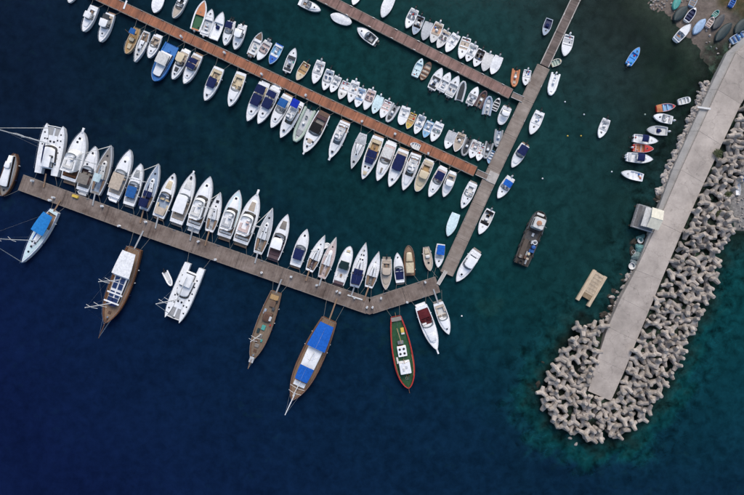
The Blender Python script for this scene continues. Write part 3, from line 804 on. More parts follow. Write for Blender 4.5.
    def arch(s, t, w_, z, m, d=.4):
        mb = MB(); z0 = s.z(t) - .05; rings = []
        path = [(-w_, z0), (-w_ * .95, z0 + (z - z0) * .7), (-w_ * .75, z), (0, z + .05), (w_ * .75, z), (w_ * .95, z0 + (z - z0) * .7), (w_, z0)]
        X = s.x(t)
        for (y, zz) in path:
            k = (zz - z0) * .35
            rings.append([(X - d / 2 - k, y, zz), (X + d / 2 - k, y, zz), (X + d / 2 - k, y * .93, zz - .1), (X - d / 2 - k, y * .93, zz - .1)])
        mb.loft(rings)
        a = s.part('radar_arch', mb, m)
        mb = MB(); mb.lathe((X - (z - z0) * .35, 0, z + .06), [(.26, 0), (.28, .1), (.2, .2), (.02, .22)], 10); s.part('radar_dome', mb, gel('white'), a)
    def platform(s, d, m, wf=.86):
        mb = MB(); mb.box((-s.L / 2 - d / 2 + .03, s.oy, s.F * .35), (d, s.W * form(s.kind, 0) * wf, .12), .06)
        return s.part('swim_platform', mb, m)
    def fenders(s, n=2, cols=('white', 'navy', 'offwhite')):
        for sg in (-1, 1):
            for k in range(n):
                t = .22 + .34 * k / max(1, n - 1) + s.r.uniform(-.05, .05)
                mb = MB(); mb.lathe((s.x(t), sg * (s.hw(t) + .10), s.z(t) * .25), [(.03, -.06), (.12, 0), (.13, .3), (.12, .5), (.03, .6)], 7)
                s.part('fender', mb, mat('fender_' + cols[k % len(cols)], COL[cols[k % len(cols)]], .5))
    def mast(s, t, h, r=.09, spread=(.45, .7), m=ALU, stays=True, genoa=None, zb=None, y=0.0, base=.0, shroud=True):
        X = s.x(t); z0 = s.z(t) if zb is None else zb
        mb = MB(); mb.tube([(X, y, z0 - .1), (X - .01 * h, y, z0 + h * .5), (X - .025 * h, y, z0 + h)], r, 7, r * .65)
        ms = s.part('mast', mb, m)
        for f in spread:
            mb = MB(); zz = z0 + h * f; sw = s.W * .36 * (1.1 - .5 * f)
            mb.tube([(X - .28, y - sw, zz), (X, y, zz), (X - .28, y + sw, zz)], .045, 4)
            s.part('spreader', mb, m, ms)
        if stays:
            mb = MB(); top = (X - .025 * h, y, z0 + h * .97)
            if shroud:
                for sg in (-1, 1): mb.tube([(X - .15, sg * (s.hw(t) - .1) + y, s.z(t)), top], .012, 3)
            mb.tube([(-s.L / 2 + .1, y, s.z(0)), top], .012, 3)
            if not genoa: mb.tube([(s.L / 2 - .1, y, s.z(1)), top], .012, 3)
            s.part('rigging', mb, STEEL, ms)
        if genoa:
            a = np.array((s.L / 2 - .35, y, s.z(1) + .15)); b_ = np.array((X - .02 * h, y, z0 + h * .94))
            mb = MB(); mb.tube([tuple(a), tuple(a + (b_ - a) * .05), tuple(a + (b_ - a) * .3), tuple(a + (b_ - a) * .7), tuple(b_)], .13, 6, .035)
            s.part('furled_sail', mb, fab(genoa), ms)
        return ms
    def boom(s, t0, t1, z, colr, ms, r=.2, y=0.0):
        mb = MB(); mb.tube([(s.x(t1), y, z), (s.x(t0), y, z - .05)], .08, 6); b_ = s.part('boom', mb, ALU, ms)
        mb = MB(); x0, x1 = s.x(t0) + .2, s.x(t1) - .2; rings = []
        for k in range(7):
            f = k / 6; X = x0 + (x1 - x0) * f; rr = r * (.5 + .5 * f) * (.25 if k in (0, 6) else 1)
            rings.append([(X, y + rr * .7 * math.cos(a), z + .16 + rr * 1.1 * math.sin(a) + s.r.uniform(-.02, .02)) for a in [2 * math.pi * j / 8 for j in range(8)]])
        mb.loft(rings); s.part('sail_cover', mb, fab(colr), b_)

# ---- boat kinds; o holds the look of the single boat
def k_open(b, o):
    hc = o.get('hull', 'white'); dc = o.get('deck', hc); ic = o.get('inn', 'white')
    b.hull(gel(hc), mat('rail_' + o.get('rail', 'lightgrey'), COL[o.get('rail', 'lightgrey')], .5))
    fd = o.get('fd', b.r.uniform(.54, .66)); zs = max(.16, b.F - .34)
    b.well(.05, fd, zs, deckm(ic)); b.deck(fd, 1, deckm(dc)); b.deck(0, .05, deckm(dc), 0, name='aft_deck', n=2, skirt=0)
    lay = o.get('lay', b.r.choice(['console', 'console', 'bench', 'windshield']))
    sc_ = o.get('seat', b.r.choice(['offwhite', 'white', 'white', 'lightgrey', 'offwhite', 'bluegrey']))
    wi = b.hw(.3) - b.g
    if lay == 'console':
        c = b.block('console', .40, 0, zs, (.75, .75, .72), gel('white'), .12)
        mb = MB(); mb.grid([[(b.x(.40) + .38, -.34, zs + .72), (b.x(.40) + .45, 0, zs + .72), (b.x(.40) + .38, .34, zs + .72)], [(b.x(.40) + .1, -.3, zs + 1.1), (b.x(.40) + .18, 0, zs + 1.1), (b.x(.40) + .1, .3, zs + 1.1)]]); b.part('console_screen', mb, GLASS, c)
        b.seat(.25, 0, zs, (.45, .9), fab(sc_)); b.flatpad(.06, .15, .95, fab(sc_), zs + .4, .1, 'stern_bench'); b.flatpad(fd - .12, fd - .01, .92, fab(sc_), zs + .36, .1, 'bow_bench')
    elif lay == 'bench':
        for k, t in enumerate((.12, .38)):
            if t < fd - .04: b.flatpad(t, t + .055, 1.0, deckm(o.get('thwart', dc)), b.z(t) - .3, .07, 'thwart')
        if b.r.random() < .6: b.block('fuel_tank', .1, .3, zs, (.4, .3, .25), mat('tank_red', (.4, .05, .04), .5))
    elif lay == 'windshield':
        b.windshield(fd + .03, wi * .95, .38, .8, min(.5, b.W * .2), .5, z0=b.z(fd) - .02)
        for sg in (-1, 1): b.seat(.38, sg * wi * .5, zs, (.45, wi * .62), fab(sc_))
        b.flatpad(.06, .17, .95, fab(sc_), zs + .38, .1, 'stern_bench')
    elif lay == 'cover':
        b.cover(.02, o.get('covto', fd + .04), fab(o.get('cov', 'offwhite')))
    elif lay == 'fullcover':
        b.cover(.0, .985, fab(o.get('cov', 'offwhite')), .3)
    for cv in o.get('can', []): b.canopy(cv[0], cv[1], cv[3] if len(cv) > 3 else .86, fab(cv[2]), b.F + 1.35)
    if o.get('spot'): b.block('engine_cover', o['spot'][0], 0, zs, (.95, .95, .5), fab(o['spot'][1]), .15)
    if o.get('hatch', b.r.random() < .45): b.hatch(fd + .13, 0, .36)
    for pd in o.get('pad', []): b.flatpad(pd[0], pd[1], .8, fab(pd[2]))
    if lay in ('console', 'bench', 'windshield', 'none'):
        for k in range(b.r.randint(1, 4)):
            t = b.r.uniform(.08, fd - .06); y = b.r.uniform(-.8, .8) * (b.hw(t) - b.g - .2)
            gc = b.r.choice(['navy', 'orange', 'red', 'darkgrey', 'teal', 'blue', 'grey', 'offwhite', 'black', 'tan', 'lightgrey'])
            b.block(b.r.choice(['bag', 'crate', 'cool_box', 'life_jacket']), t, y, zs, (b.r.uniform(.25, .5), b.r.uniform(.22, .42), b.r.uniform(.12, .3)), fab(gc), .06)
        if b.r.random() < .5:
            mb = MB(); mb.torus((b.x(fd + .1), b.r.uniform(-.2, .2), b.z(fd + .1) + .08), .2, .05, 9, 4); b.part('rope_coil', mb, ROPE)
    n = o.get('out', 1); oc = gel(o['cowl']) if 'cowl' in o else b.r.choice([COWL, gel('lightgrey'), gel('white'), gel('grey')])
    for k in range(n): b.outboard((k - (n - 1) / 2) * .55, oc, .9 if b.L < 5 else 1.1)
    if b.L > 5.6 and o.get('rails', True): b.rails(.66, .32)

def k_row(b, o):
    hc = o.get('hull', 'white')
    b.hull(gel(hc), wood('wood') if o.get('woody', 0) else mat('rail_' + o.get('rail', 'lightgrey'), COL[o.get('rail', 'lightgrey')], .5)); zs = .13
    b.well(.04, .86, zs, deckm(o.get('inn', 'greyteak'))); b.deck(.86, 1, deckm(o.get('deck', hc)), n=5); b.deck(0, .04, deckm(hc), 0, name='aft_deck', n=2, skirt=0)
    for t in o.get('thw', (.16, .36, .58)): b.flatpad(t, t + .075, 1.0, deckm(o.get('thwart', 'teak')), b.z(t) - .16, .06, 'thwart')
    if o.get('gear'): b.block('gear_box', .48, 0, zs, (.6, .5, .3), gel(o['gear']), .08)
    if o.get('cov'): b.cover(o.get('c0', .05), o.get('c1', .6), fab(o['cov']))
    if o.get('out'): b.outboard(0, COWL, .75)

def k_rib(b, o):
    tc = o.get('hull', 'grey'); tm = mat('tube_' + tc, COL[tc], .55, .12, 2)
    r_ = b.W * .115; zc = r_ * 1.15
    mb = MB(); W2 = b.W / 2 - r_
    path = [(-b.L / 2 - .25, W2, zc), (-b.L / 2 + .5, W2, zc), (b.x(.45), W2, zc), (b.x(.7), W2 * .9, zc + .06), (b.x(.86), W2 * .6, zc + .16), (b.x(.96), W2 * .2, zc + .24)]
    path = path + [(a, -c, d) for a, c, d in path[::-1]]
    n = 8; mb.tube(path, r_, n); b.part('tube', mb, tm)
    b.g = r_ * 1.2; b.F = zc + .05
    mb = MB(); rows = []
    for k in range(9):
        t = k / 8 * .93
        w_ = np.interp(b.x(t), [p[0] for p in path[:6]], [p[1] for p in path[:6]]) + .02
        rows.append([(b.x(t), w_, .2), (b.x(t), w_ * .6, -.1), (b.x(t), 0, -.3), (b.x(t), -w_ * .6, -.1), (b.x(t), -w_, .2)])
    ids = mb.grid(rows); mb.cap(ids[0]); b.part('hull', mb, gel(o.get('bottom', 'white')))
    mb = MB(); rows = [[(p[0][0], p[0][1], .24), (p[0][0], 0, .25), (p[0][0], p[-1][1], .24)] for p in rows]; mb.grid(rows); b.part('floor', mb, deckm(o.get('inn', 'lightgrey')))
    if o.get('cov'): b.cover(.05, .9, fab(o['cov']), .2, -.25)
    else:
        if o.get('con', True):
            c = b.block('console', .42, 0, .24, (.6, .65, .75), gel('white'), .1)
            b.seat(.24, 0, .24, (.8, .6), fab(o.get('seat', 'darkgrey')))
        b.flatpad(.62, .8, .7, fab(o.get('seat', 'darkgrey')), .3, .12, 'bow_cushion', wabs=b.W * .2)
    for k in range(o.get('out', 1)): b.outboard(0, COWL if o.get('cowl') is None else gel(o['cowl']), 1.0)

def k_cruiser(b, o):
    hc = o.get('hull', 'white'); dc = o.get('deck', hc); big = b.L > 9.5
    b.hull(gel(hc), mat('rail_' + o.get('rail', 'lightgrey'), COL[o.get('rail', 'lightgrey')], .5))
    fd = o.get('fd', .50); zs = max(.25, b.F - .55); wi = b.hw(fd) - b.g
    b.well(.07, fd, zs, deckm(o.get('inn', 'lightgrey'))); b.deck(fd - .005, 1, deckm(dc), .09, name='foredeck'); b.deck(0, .07, deckm(o.get('aft', dc)), .0, name='aft_deck', n=2, skirt=0)
    h1 = .20 + .015 * b.L; tcb = o.get('cab', .86); th_ = h1
    if o.get('trunk', True):
        b.cabin(fd - .01, tcb, wi * .93, b.hw(.72) * .66, h1, gel(dc), bulge=(tcb - fd) * b.L * .35, rf=.9, ins=.3, crown=.05, name='coachroof')
    ztop = b.z(.68) + h1 + .03
    for hq in o.get('hat', [.70]):
        t, y = hq if isinstance(hq, tuple) else (hq, 0)
        b.hatch(t, y, .40 if not big else .52, z=ztop + .02)
    for pd in o.get('pad', []): b.flatpad(pd[0], pd[1], pd[3] if len(pd) > 3 else .6, fab(pd[2]), ztop - .0, .09)
    wsc = o.get('ws', 'glass')
    if wsc: b.windshield(fd + .10, wi * .94, .62 if big else .5, 1.25, min(1.0, b.W * .28), .9 + .04 * b.L, z0=b.z(fd) + h1 * .5, m=DARKGLASS if wsc == 'dark' else GLASS)
    sc_ = o.get('seat', b.r.choice(['offwhite', 'beige', 'lightgrey', 'cream', 'white']))
    # cockpit furniture
    b.seat(fd - .10, -wi * .48, zs, (.55, wi * .7), fab(sc_)); b.block('helm_console', fd - .035, -wi * .48, zs, (.4, wi * .75, .8), gel('white'), .1)
    b.seat(fd - .10, wi * .48, zs, (.55, wi * .7), fab(sc_))
    b.flatpad(.075, .155, .96, fab(sc_), zs + .42, .12, 'stern_bench')
    for sg in (-1, 1): b.flatpad(.16, .30, .1, fab(sc_), zs + .40, .12, 'side_bench', y=sg * (wi - .28), wabs=.26)
    if o.get('table', b.r.random() < .4): b.block('cockpit_table', .23, 0, zs + .45, (.8, .55, .06), wood('teak'), .03)
    for cv in o.get('can', []): b.canopy(cv[0], cv[1], cv[3] if len(cv) > 3 else .84, fab(cv[2]), b.z(.3) + (cv[4] if len(cv) > 4 else 1.35))
    for cv in o.get('low', []): b.cover(cv[0], cv[1], fab(cv[2]), .2, -.22)
    for cv in o.get('top', []):   # moulded hardtop
        xa, xb = cv[0], cv[1]
        b.cabin(xa, xb, wi * .9, wi * .82, .16, gel(cv[2]), z0=b.z(.3) + 1.5, bulge=.5, rf=.2, ra=.1, ins=.25, crown=.07, name='hardtop')
        mb = MB()
        for t in (xa + .03, xb - .12):
            for sg in (-1, 1): mb.tube([(b.x(t), sg * wi * .92, b.z(t) - .1), (b.x(t) + .1, sg * wi * .84, b.z(.3) + 1.52)], .04, 4)
        b.part('hardtop_post', mb, ALU)
    if o.get('arch'): b.arch(o['arch'], b.hw(.15) - .1, b.z(.15) + 1.35, gel('white'))
    b.platform(o.get('pl', .35 + .03 * b.L), deckm(o.get('plat', b.r.choice(['teak', 'white', 'greyteak', 'white']))))
    if o.get('tender'):
        mb = MB(); mb.tube([(-b.L / 2 - .4, -1.3, b.F * .6), (-b.L / 2 - .2, -1.25, b.F * .6 + .05), (-b.L / 2 - .2, .7, b.F * .6 + .05), (-b.L / 2 - .6, 1.15, b.F * .6 + .05), (-b.L / 2 - 1.05, .7, b.F * .6 + .05), (-b.L / 2 - 1.05, -1.25, b.F * .6 + .05)], .24, 7)
        mb.box((-b.L / 2 - .62, -.2, b.F * .55), (.75, 1.9, .2), .05)
        b.part('tender', mb, mat('tube_' + o['tender'], COL[o['tender']], .5))
    b.rails(.58, .5)
    if o.get('prow'): b.bowsprit(o['prow'], gel('white'))
    if o.get('out'):
        for k in range(o['out']): b.outboard((k - (o['out'] - 1) / 2) * .6, None, 1.15)
    if big: b.fenders(2)

def bowsprit(b, l, m, r=.22):
    mb = MB(); mb.box((b.L / 2 + l / 2 - .3, 0, b.z(1) + .06), (l + .6, r * 2, .14), .06); o = b.part('bowsprit', mb, m)
    mb = MB(); mb.tube([(b.L / 2 + l - .1, 0, b.z(1) + .05), (b.L / 2 + l - .3, 0, b.z(1) - .35)], .06, 5); mb.box((b.L / 2 + l - .2, 0, b.z(1) - .35), (.5, .36, .12), .03); b.part('anchor', mb, STEEL, o)
Boat.bowsprit = bowsprit

def k_fly(b, o):
    """motor yacht: deckhouse with a flybridge on top"""
    hc = o.get('hull', 'white')
    b.hull(gel(hc), mat('rail_' + o.get('rail', 'lightgrey'), COL[o.get('rail', 'lightgrey')], .5))
    zs = b.F - .5; b.well(.06, .26, zs, deckm(o.get('aftdeck', 'teak'))); b.deck(.255, 1, deckm(o.get('deck', 'white')), .1, name='foredeck'); b.deck(0, .06, deckm('white'), 0, name='aft_deck', n=2, skirt=0)
    wi = b.hw(.4) - .45
    b.cabin(.60, .88, b.hw(.62) * .70, b.hw(.78) * .62, .42, gel('white'), bulge=.12 * b.L, rf=1.0, ins=.35, name='coachroof')
    zt = b.z(.7) + .42
    for pd in o.get('pad', []): b.flatpad(pd[0], pd[1], pd[3] if len(pd) > 3 else .55, fab(pd[2]), zt + .0, .1)
    for hq in o.get('hat', [.76]):
        t, y = hq if isinstance(hq, tuple) else (hq, 0)
        b.hatch(t, y, .6, z=zt + .05)
    ws = o.get('ws', 'dark')
    wf_ = .66
    b.cabin(.24, wf_, wi, wi * .9, 1.45, gel('white'), bulge=.07 * b.L, rf=.95, ra=-.1, ins=.14, crown=.03, win=True, name='deckhouse', winm=GLASS if ws == 'glass' else (DARKGLASS if ws == 'dark' else deckm(ws)), wz=(.22, .86))
    zf = b.z(.4) + 1.45
    # flybridge
    b.cabin(.20, .53, wi * .92, wi * .80, .42, gel('white'), z0=zf - .03, bulge=.05 * b.L, rf=-.1, ra=-.2, ins=-.02, crown=-.02, name='flybridge')
    b.windshield(.525, wi * .78, .42, .6, .045 * b.L, .8, z0=zf + .40)
    sc_ = o.get('seat', 'offwhite')
    b.flatpad(.22, .28, .7, fab(sc_), zf + .38, .3, 'fly_bench', wabs=wi * .7)
    for sg in (-1, 1): b.flatpad(.28, .38, .7, fab(sc_), zf + .38, .28, 'fly_bench', y=sg * wi * .52, wabs=.32)
    b.block('helm_console', .46, -wi * .3, zf + .38, (.5, .9, .5), gel('white'), .1); b.seat(.415, -wi * .3, zf + .38, (.5, .9), fab(sc_), True)
    if o.get('can'):
        for cv in o['can']: b.canopy(cv[0], cv[1], .7, fab(cv[2]), zf + 1.7, wabs=wi * .85)
    b.arch(.24, wi * .92, zf + 1.15, gel('white'), .5)
    b.flatpad(.075, .12, .9, fab(o.get('aftseat', 'offwhite')), zs + .42, .15, 'stern_bench'); b.block('cockpit_table', .17, 0, zs + .6, (.8, 1.3, .07), wood('teak'), .03)
    b.platform(o.get('pl', 1.0), deckm(o.get('plat', 'teak')))
    b.rails(.5, .6)
    if o.get('prow'): b.bowsprit(o['prow'], gel('white'), .28)
    b.fenders(3)

def k_sail(b, o):
    hc = o.get('hull', 'white'); dk = o.get('deck', 'offwhite')
    b.hull(gel(hc), mat('rail_' + o.get('rail', 'lightgrey'), COL[o.get('rail', 'lightgrey')], .5))
    zs = b.F - .45; b.well(.05, .32, zs, deckm(o.get('inn', 'greyteak'))); b.deck(.315, 1, deckm(dk), .1, name='foredeck'); b.deck(0, .05, deckm(dk), 0, name='aft_deck', n=2, skirt=0)
    wi = b.hw(.4) - b.g
    for sg in (-1, 1): b.flatpad(.07, .30, .3, deckm(o.get('bench', 'teak')), zs + .36, .08, 'cockpit_bench', y=sg * (b.hw(.18) - b.g - .36), wabs=.3)
    b.cabin(.32, .70, wi * .70, wi * .42, .42, gel(o.get('roof', 'white')), bulge=.10 * b.L, rf=1.2, ra=-.2, ins=.35, win=True, front=False, name='coachroof', wz=(.3, .7))
    zt = b.z(.5) + .44
    for t, y, d in o.get('hat', [(.62, 0, .5), (.47, .4, .34), (.47, -.4, .34), (.78, 0, .5)]): b.hatch(t, y, d, z=(zt if t < .70 else b.z(t) + .12))
    if o.get('dodger'):
        b.canopy(.28, .40, .70, fab(o['dodger']), b.z(.35) + .85, .25, 'sprayhood', poles=False)
    for cv in o.get('can', []): b.canopy(cv[0], cv[1], cv[3] if len(cv) > 3 else .8, fab(cv[2]), b.z(.2) + 1.7)
    for cv in o.get('low', []): b.cover(cv[0], cv[1], fab(cv[2]), .5, -.1)
    mb = MB(); mb.torus((b.x(.12), 0, zs + .75), .42, .03, 14, 5, 'z'); mb.box((b.x(.13), 0, zs + .35), (.25, .3, .7), .08); b.part('wheel', mb, STEEL)
    h = o.get('mh', b.L * 1.12)
    ms = b.mast(.57, h, .10, genoa=o.get('genoa', 'offwhite'), zb=b.z(.57) + .4)
    b.boom(.20, .565, b.z(.4) + 1.35, o.get('boom', 'navy'), ms)
    b.rails(.62, .6)
    mb = MB(); ts = [.02 + .6 * k / 5 for k in range(6)]
    for sg in (-1, 1):
        mb.tube([(b.x(t), sg * (b.hw(t) - .06), b.z(t) + .6) for t in ts], .012, 3)
        for t in ts: mb.tube([(b.x(t), sg * (b.hw(t) - .06), b.z(t)), (b.x(t), sg * (b.hw(t) - .06), b.z(t) + .6)], .014, 3)
    b.part('lifeline', mb, STEEL)
    if o.get('bike'): pass
    b.fenders(2)

def k_turned(b, o):
    """small boat lying keel up on the beach"""
    mb = MB(); rows = []
    for k in range(15):
        t = 1 - (1 - k / 14) ** 1.3
        w_ = b.hw(t); zt = b.F * (1 - .15 * t ** 3)
        q = [(b.x(t), w_, .02), (b.x(t), w_ * .97, zt * .45), (b.x(t), w_ * .72, zt * .88), (b.x(t), w_ * .35, zt * .98), (b.x(t), 0, zt)]
        rows.append(q + [(a, -c, d) for a, c, d in q[-2::-1]])
    ids = mb.grid(rows); mb.cap(ids[0]); b.part('hull', mb, mat('paint_' + o['hull'], COL[o['hull']], .6, .25, 1.5))
    mb = MB()
    for sg in (-1, 1): mb.tube([(b.x(t), sg * b.hw(t), .07) for t in [k / 10 for k in range(11)]], .05, 4)
    b.part('gunwale', mb, mat('paint_trim_' + o['hull'], tuple(c * .6 for c in COL[o['hull']]), .6))
    mb = MB(); mb.tube([(b.x(.05), 0, b.F), (b.x(.5), 0, b.F), (b.x(.92), 0, b.F * .88)], .04, 4); b.part('keel', mb, mat('paint_keel_' + o['hull'], tuple(c * .85 for c in COL[o['hull']]), .6))

def k_gulet(b, o):
    b.hull(wood(o.get('hull', 'wood')), wood(o.get('rail', 'brown')))
    b.deck(0, 1, wood(o.get('deck', 'teak')), .08, dz=-.28, n=16, skirt=0)
    # inner bulwark
    mb = MB(); 
    for sg in (-1, 1):
        ts = [k / 16 for k in range(17)]
        r0 = [(b.x(t), sg * max(.01, b.hw(t) - min(b.g, b.hw(t) * .8)), b.z(t) - .002) for t in ts]; r1 = [(a, c, d - .32) for a, c, d in r0]
        mb.grid([r0, r1])
    b.part('bulwark', mb, wood(o.get('rail', 'brown')))
    for c in o.get('cabins', []): b.cabin(c[0], c[1], c[2], c[3], c[4], gel(c[5]) if c[5] not in ('wood', 'teak', 'brown') else wood(c[5]), z0=b.z((c[0] + c[1]) / 2) - .28, bulge=.5, rf=.2, ra=.05, ins=.06, win=True)
    for c in o.get('can', []): b.canopy(c[0], c[1], c[2], fab(c[3]), b.z(.4) + c[4], .12, 'awning', n=8)
    for c in o.get('pads', []): b.flatpad(c[0], c[1], .5, fab(c[3]), (c[4] + b.z(.4)), .14, 'mattress', wabs=c[2], y=c[5] if len(c) > 5 else 0)
    for c in o.get('blocks', []): b.block(c[0], c[1], c[2], b.z(c[1]) - .26 + c[6], c[3:6], deckm(c[7]), .06)
    for (t, h) in o.get('masts', []):
        ms = b.mast(t, h, .15, (.5, .78), ALU if not o.get('mastwood') else wood('tan'), zb=b.z(t) - .2)
        if o.get('boomed', False): b.boom(max(.03, t - .30), t - .01, b.z(t) + 2.5, o.get('sail', 'white'), ms, .24)
    l = o.get('sprit', 4)
    mb = MB(); mb.tube([(b.x(.93), 0, b.z(.95) + .05), (b.L / 2 + l, 0, b.z(1) + .5)], .16, 6, .10); s_ = b.part('bowsprit', mb, wood(o.get('spritw', 'brown')) if o.get('spritw', 'brown') != 'white' else gel('white'))
    mb = MB()
    for sg in (-1, 1): mb.tube([(b.x(.94), sg * b.hw(.94), b.z(.94)), (b.L / 2 + l - .1, 0, b.z(1) + .48)], .025, 4)
    mb.tube([(b.L / 2 + l - .1, 0, b.z(1) + .48), (b.L / 2 - .1, 0, .2)], .025, 4); b.part('bowsprit_stay', mb, STEEL, s_)
    b.rails(.45, .7)
    mb = MB(); ts = [.0 + .45 * k / 6 for k in range(7)]
    for sg in (-1, 1):
        mb.tube([(b.x(t), sg * (b.hw(t) - .1), b.z(t) + .7) for t in ts], .02, 4)
        for t in ts: mb.tube([(b.x(t), sg * (b.hw(t) - .1), b.z(t)), (b.x(t), sg * (b.hw(t) - .1), b.z(t) + .7)], .02, 4)
    mb.tube([(b.x(0), b.hw(0) - .1, b.z(0) + .7), (b.x(0), -b.hw(0) + .1, b.z(0) + .7)], .02, 4)
    b.part('guard_rail', mb, STEEL)
    b.hatch(.86, 0, .8, wood('brown'), b.z(.86) - .12); b.block('windlass', .92, 0, b.z(.92) - .25, (.5, .5, .45), STEEL, .08)
    b.fenders(3, ('white', 'white', 'navy'))

def k_cat(b, o):
    Wt = b.W; hwid = Wt * .17
    b.W = hwid * 2 * .98; b.kind = 'cathull'; full = Wt
    yo = Wt / 2 - hwid * .98
    for sg in (-1, 1):
        b.oy = sg * yo; b.hull(gel('white'), mat('rail_grey', COL['grey'], .5)); b.deck(0, 1, deckm('white'), .08, name='side_deck', n=16, skirt=0)
        for t in (.22, .34, .46, .58, .70, .82): b.hatch(t, b.r.uniform(-.25, .25), .40)
        for st in (0, 1): b.block('stern_step', .03 + .045 * st, 0, b.F * .5, (.5, .9, .1), wood('teak'), .03)
    b.oy = 0; b.W = full
    zb = b.z(.4)
    mb = MB(); mb.box((b.x(.45), 0, zb - .30), (b.L * .66, yo * 1.7, .62), .1); b.part('bridge_deck', mb, gel('white'))
    b.cabin(.26, .60, yo * 1.0, yo * .90, .95, gel('white'), z0=zb, bulge=b.L * .07, rf=.9, ra=-.1, ins=.25, win=True, name='saloon', wz=(.2, .8))
    mb = MB(); mb.box((b.x(.22), 0, zb - .02), (b.L * .15, yo * 1.35, .06), .02); b.part('cockpit', mb, deckm('greyteak'))
    for sg in (-1, 1): b.flatpad(.16, .27, .5, fab('offwhite'), zb + .3, .15, 'cockpit_bench', y=sg * yo * .5, wabs=yo * .13)
    b.canopy(.14, .36, 1, gel('white'), zb + 1.9, .1, 'hardtop', wabs=yo * .72)
    b.block('helm_seat', .36, -yo * .55, zb + .9, (.6, .9, .5), fab('darkgrey'), .1)
    for t, y in ((.66, .5), (.66, -.5), (.70, 1.4), (.70, -1.4)): b.hatch(t, y, .5, z=zb + .06)
    # trampolines and cross beams
    mb = MB(); mb.tube([(b.x(.955), -yo, zb + .1), (b.x(.96), 0, zb + .12), (b.x(.955), yo, zb + .1)], .13, 7); b.part('cross_beam', mb, ALU)
    mb = MB(); mb.box((b.x(.83), 0, zb - .1), (b.L * .21, .5, .18), .05); b.part('catwalk', mb, gel('white'))
    for sg in (-1, 1):
        mb = MB(); y0, y1 = sg * .3, sg * (yo - hwid * .35)
        mb.grid([[(b.x(t), y0 + (y1 - y0) * k / 4, zb - .03 - .05 * math.sin(math.pi * k / 4)) for k in range(5)] for t in (.745, .82, .89, .95)]); b.part('trampoline', mb, mat('net', (.33, .33, .33), .8, .2, 6))
    ms = b.mast(.60, o.get('mh', 18), .16, (.4, .65), zb=zb + .95, genoa=None, stays=False)
    top = (b.x(.62) - .4, 0, zb + .95 + o.get('mh', 18) * .96)
    mb = MB(); mb.tube([(b.x(.93), 0, zb + .3), tuple(np.array((b.x(.93), 0, zb + .3)) * .7 + np.array(top) * .3), top], .14, 6, .05); b.part('furled_sail', mb, fab('offwhite'), ms)
    mb = MB()
    for sg in (-1, 1): mb.tube([(b.x(.5), sg * (full / 2 - .2), zb), top], .014, 3)
    b.part('rigging', mb, STEEL, ms)
    b.boom(.18, .60, zb + 2.6, o.get('boom', 'navy'), ms, .26)
    mb = MB()
    for sg in (-1, 1):
        ts = [.08 + .85 * k / 9 for k in range(10)]; yy = sg * (full / 2 - .15)
        q = lambda t: sg * (yo + hwid * .98 * form('cathull', t) - .08)
        mb.tube([(b.x(t), q(t), b.z(t) + .6) for t in ts], .014, 3)
        for t in ts: mb.tube([(b.x(t), q(t), b.z(t)), (b.x(t), q(t), b.z(t) + .6)], .014, 3)
    b.part('lifeline', mb, STEEL)

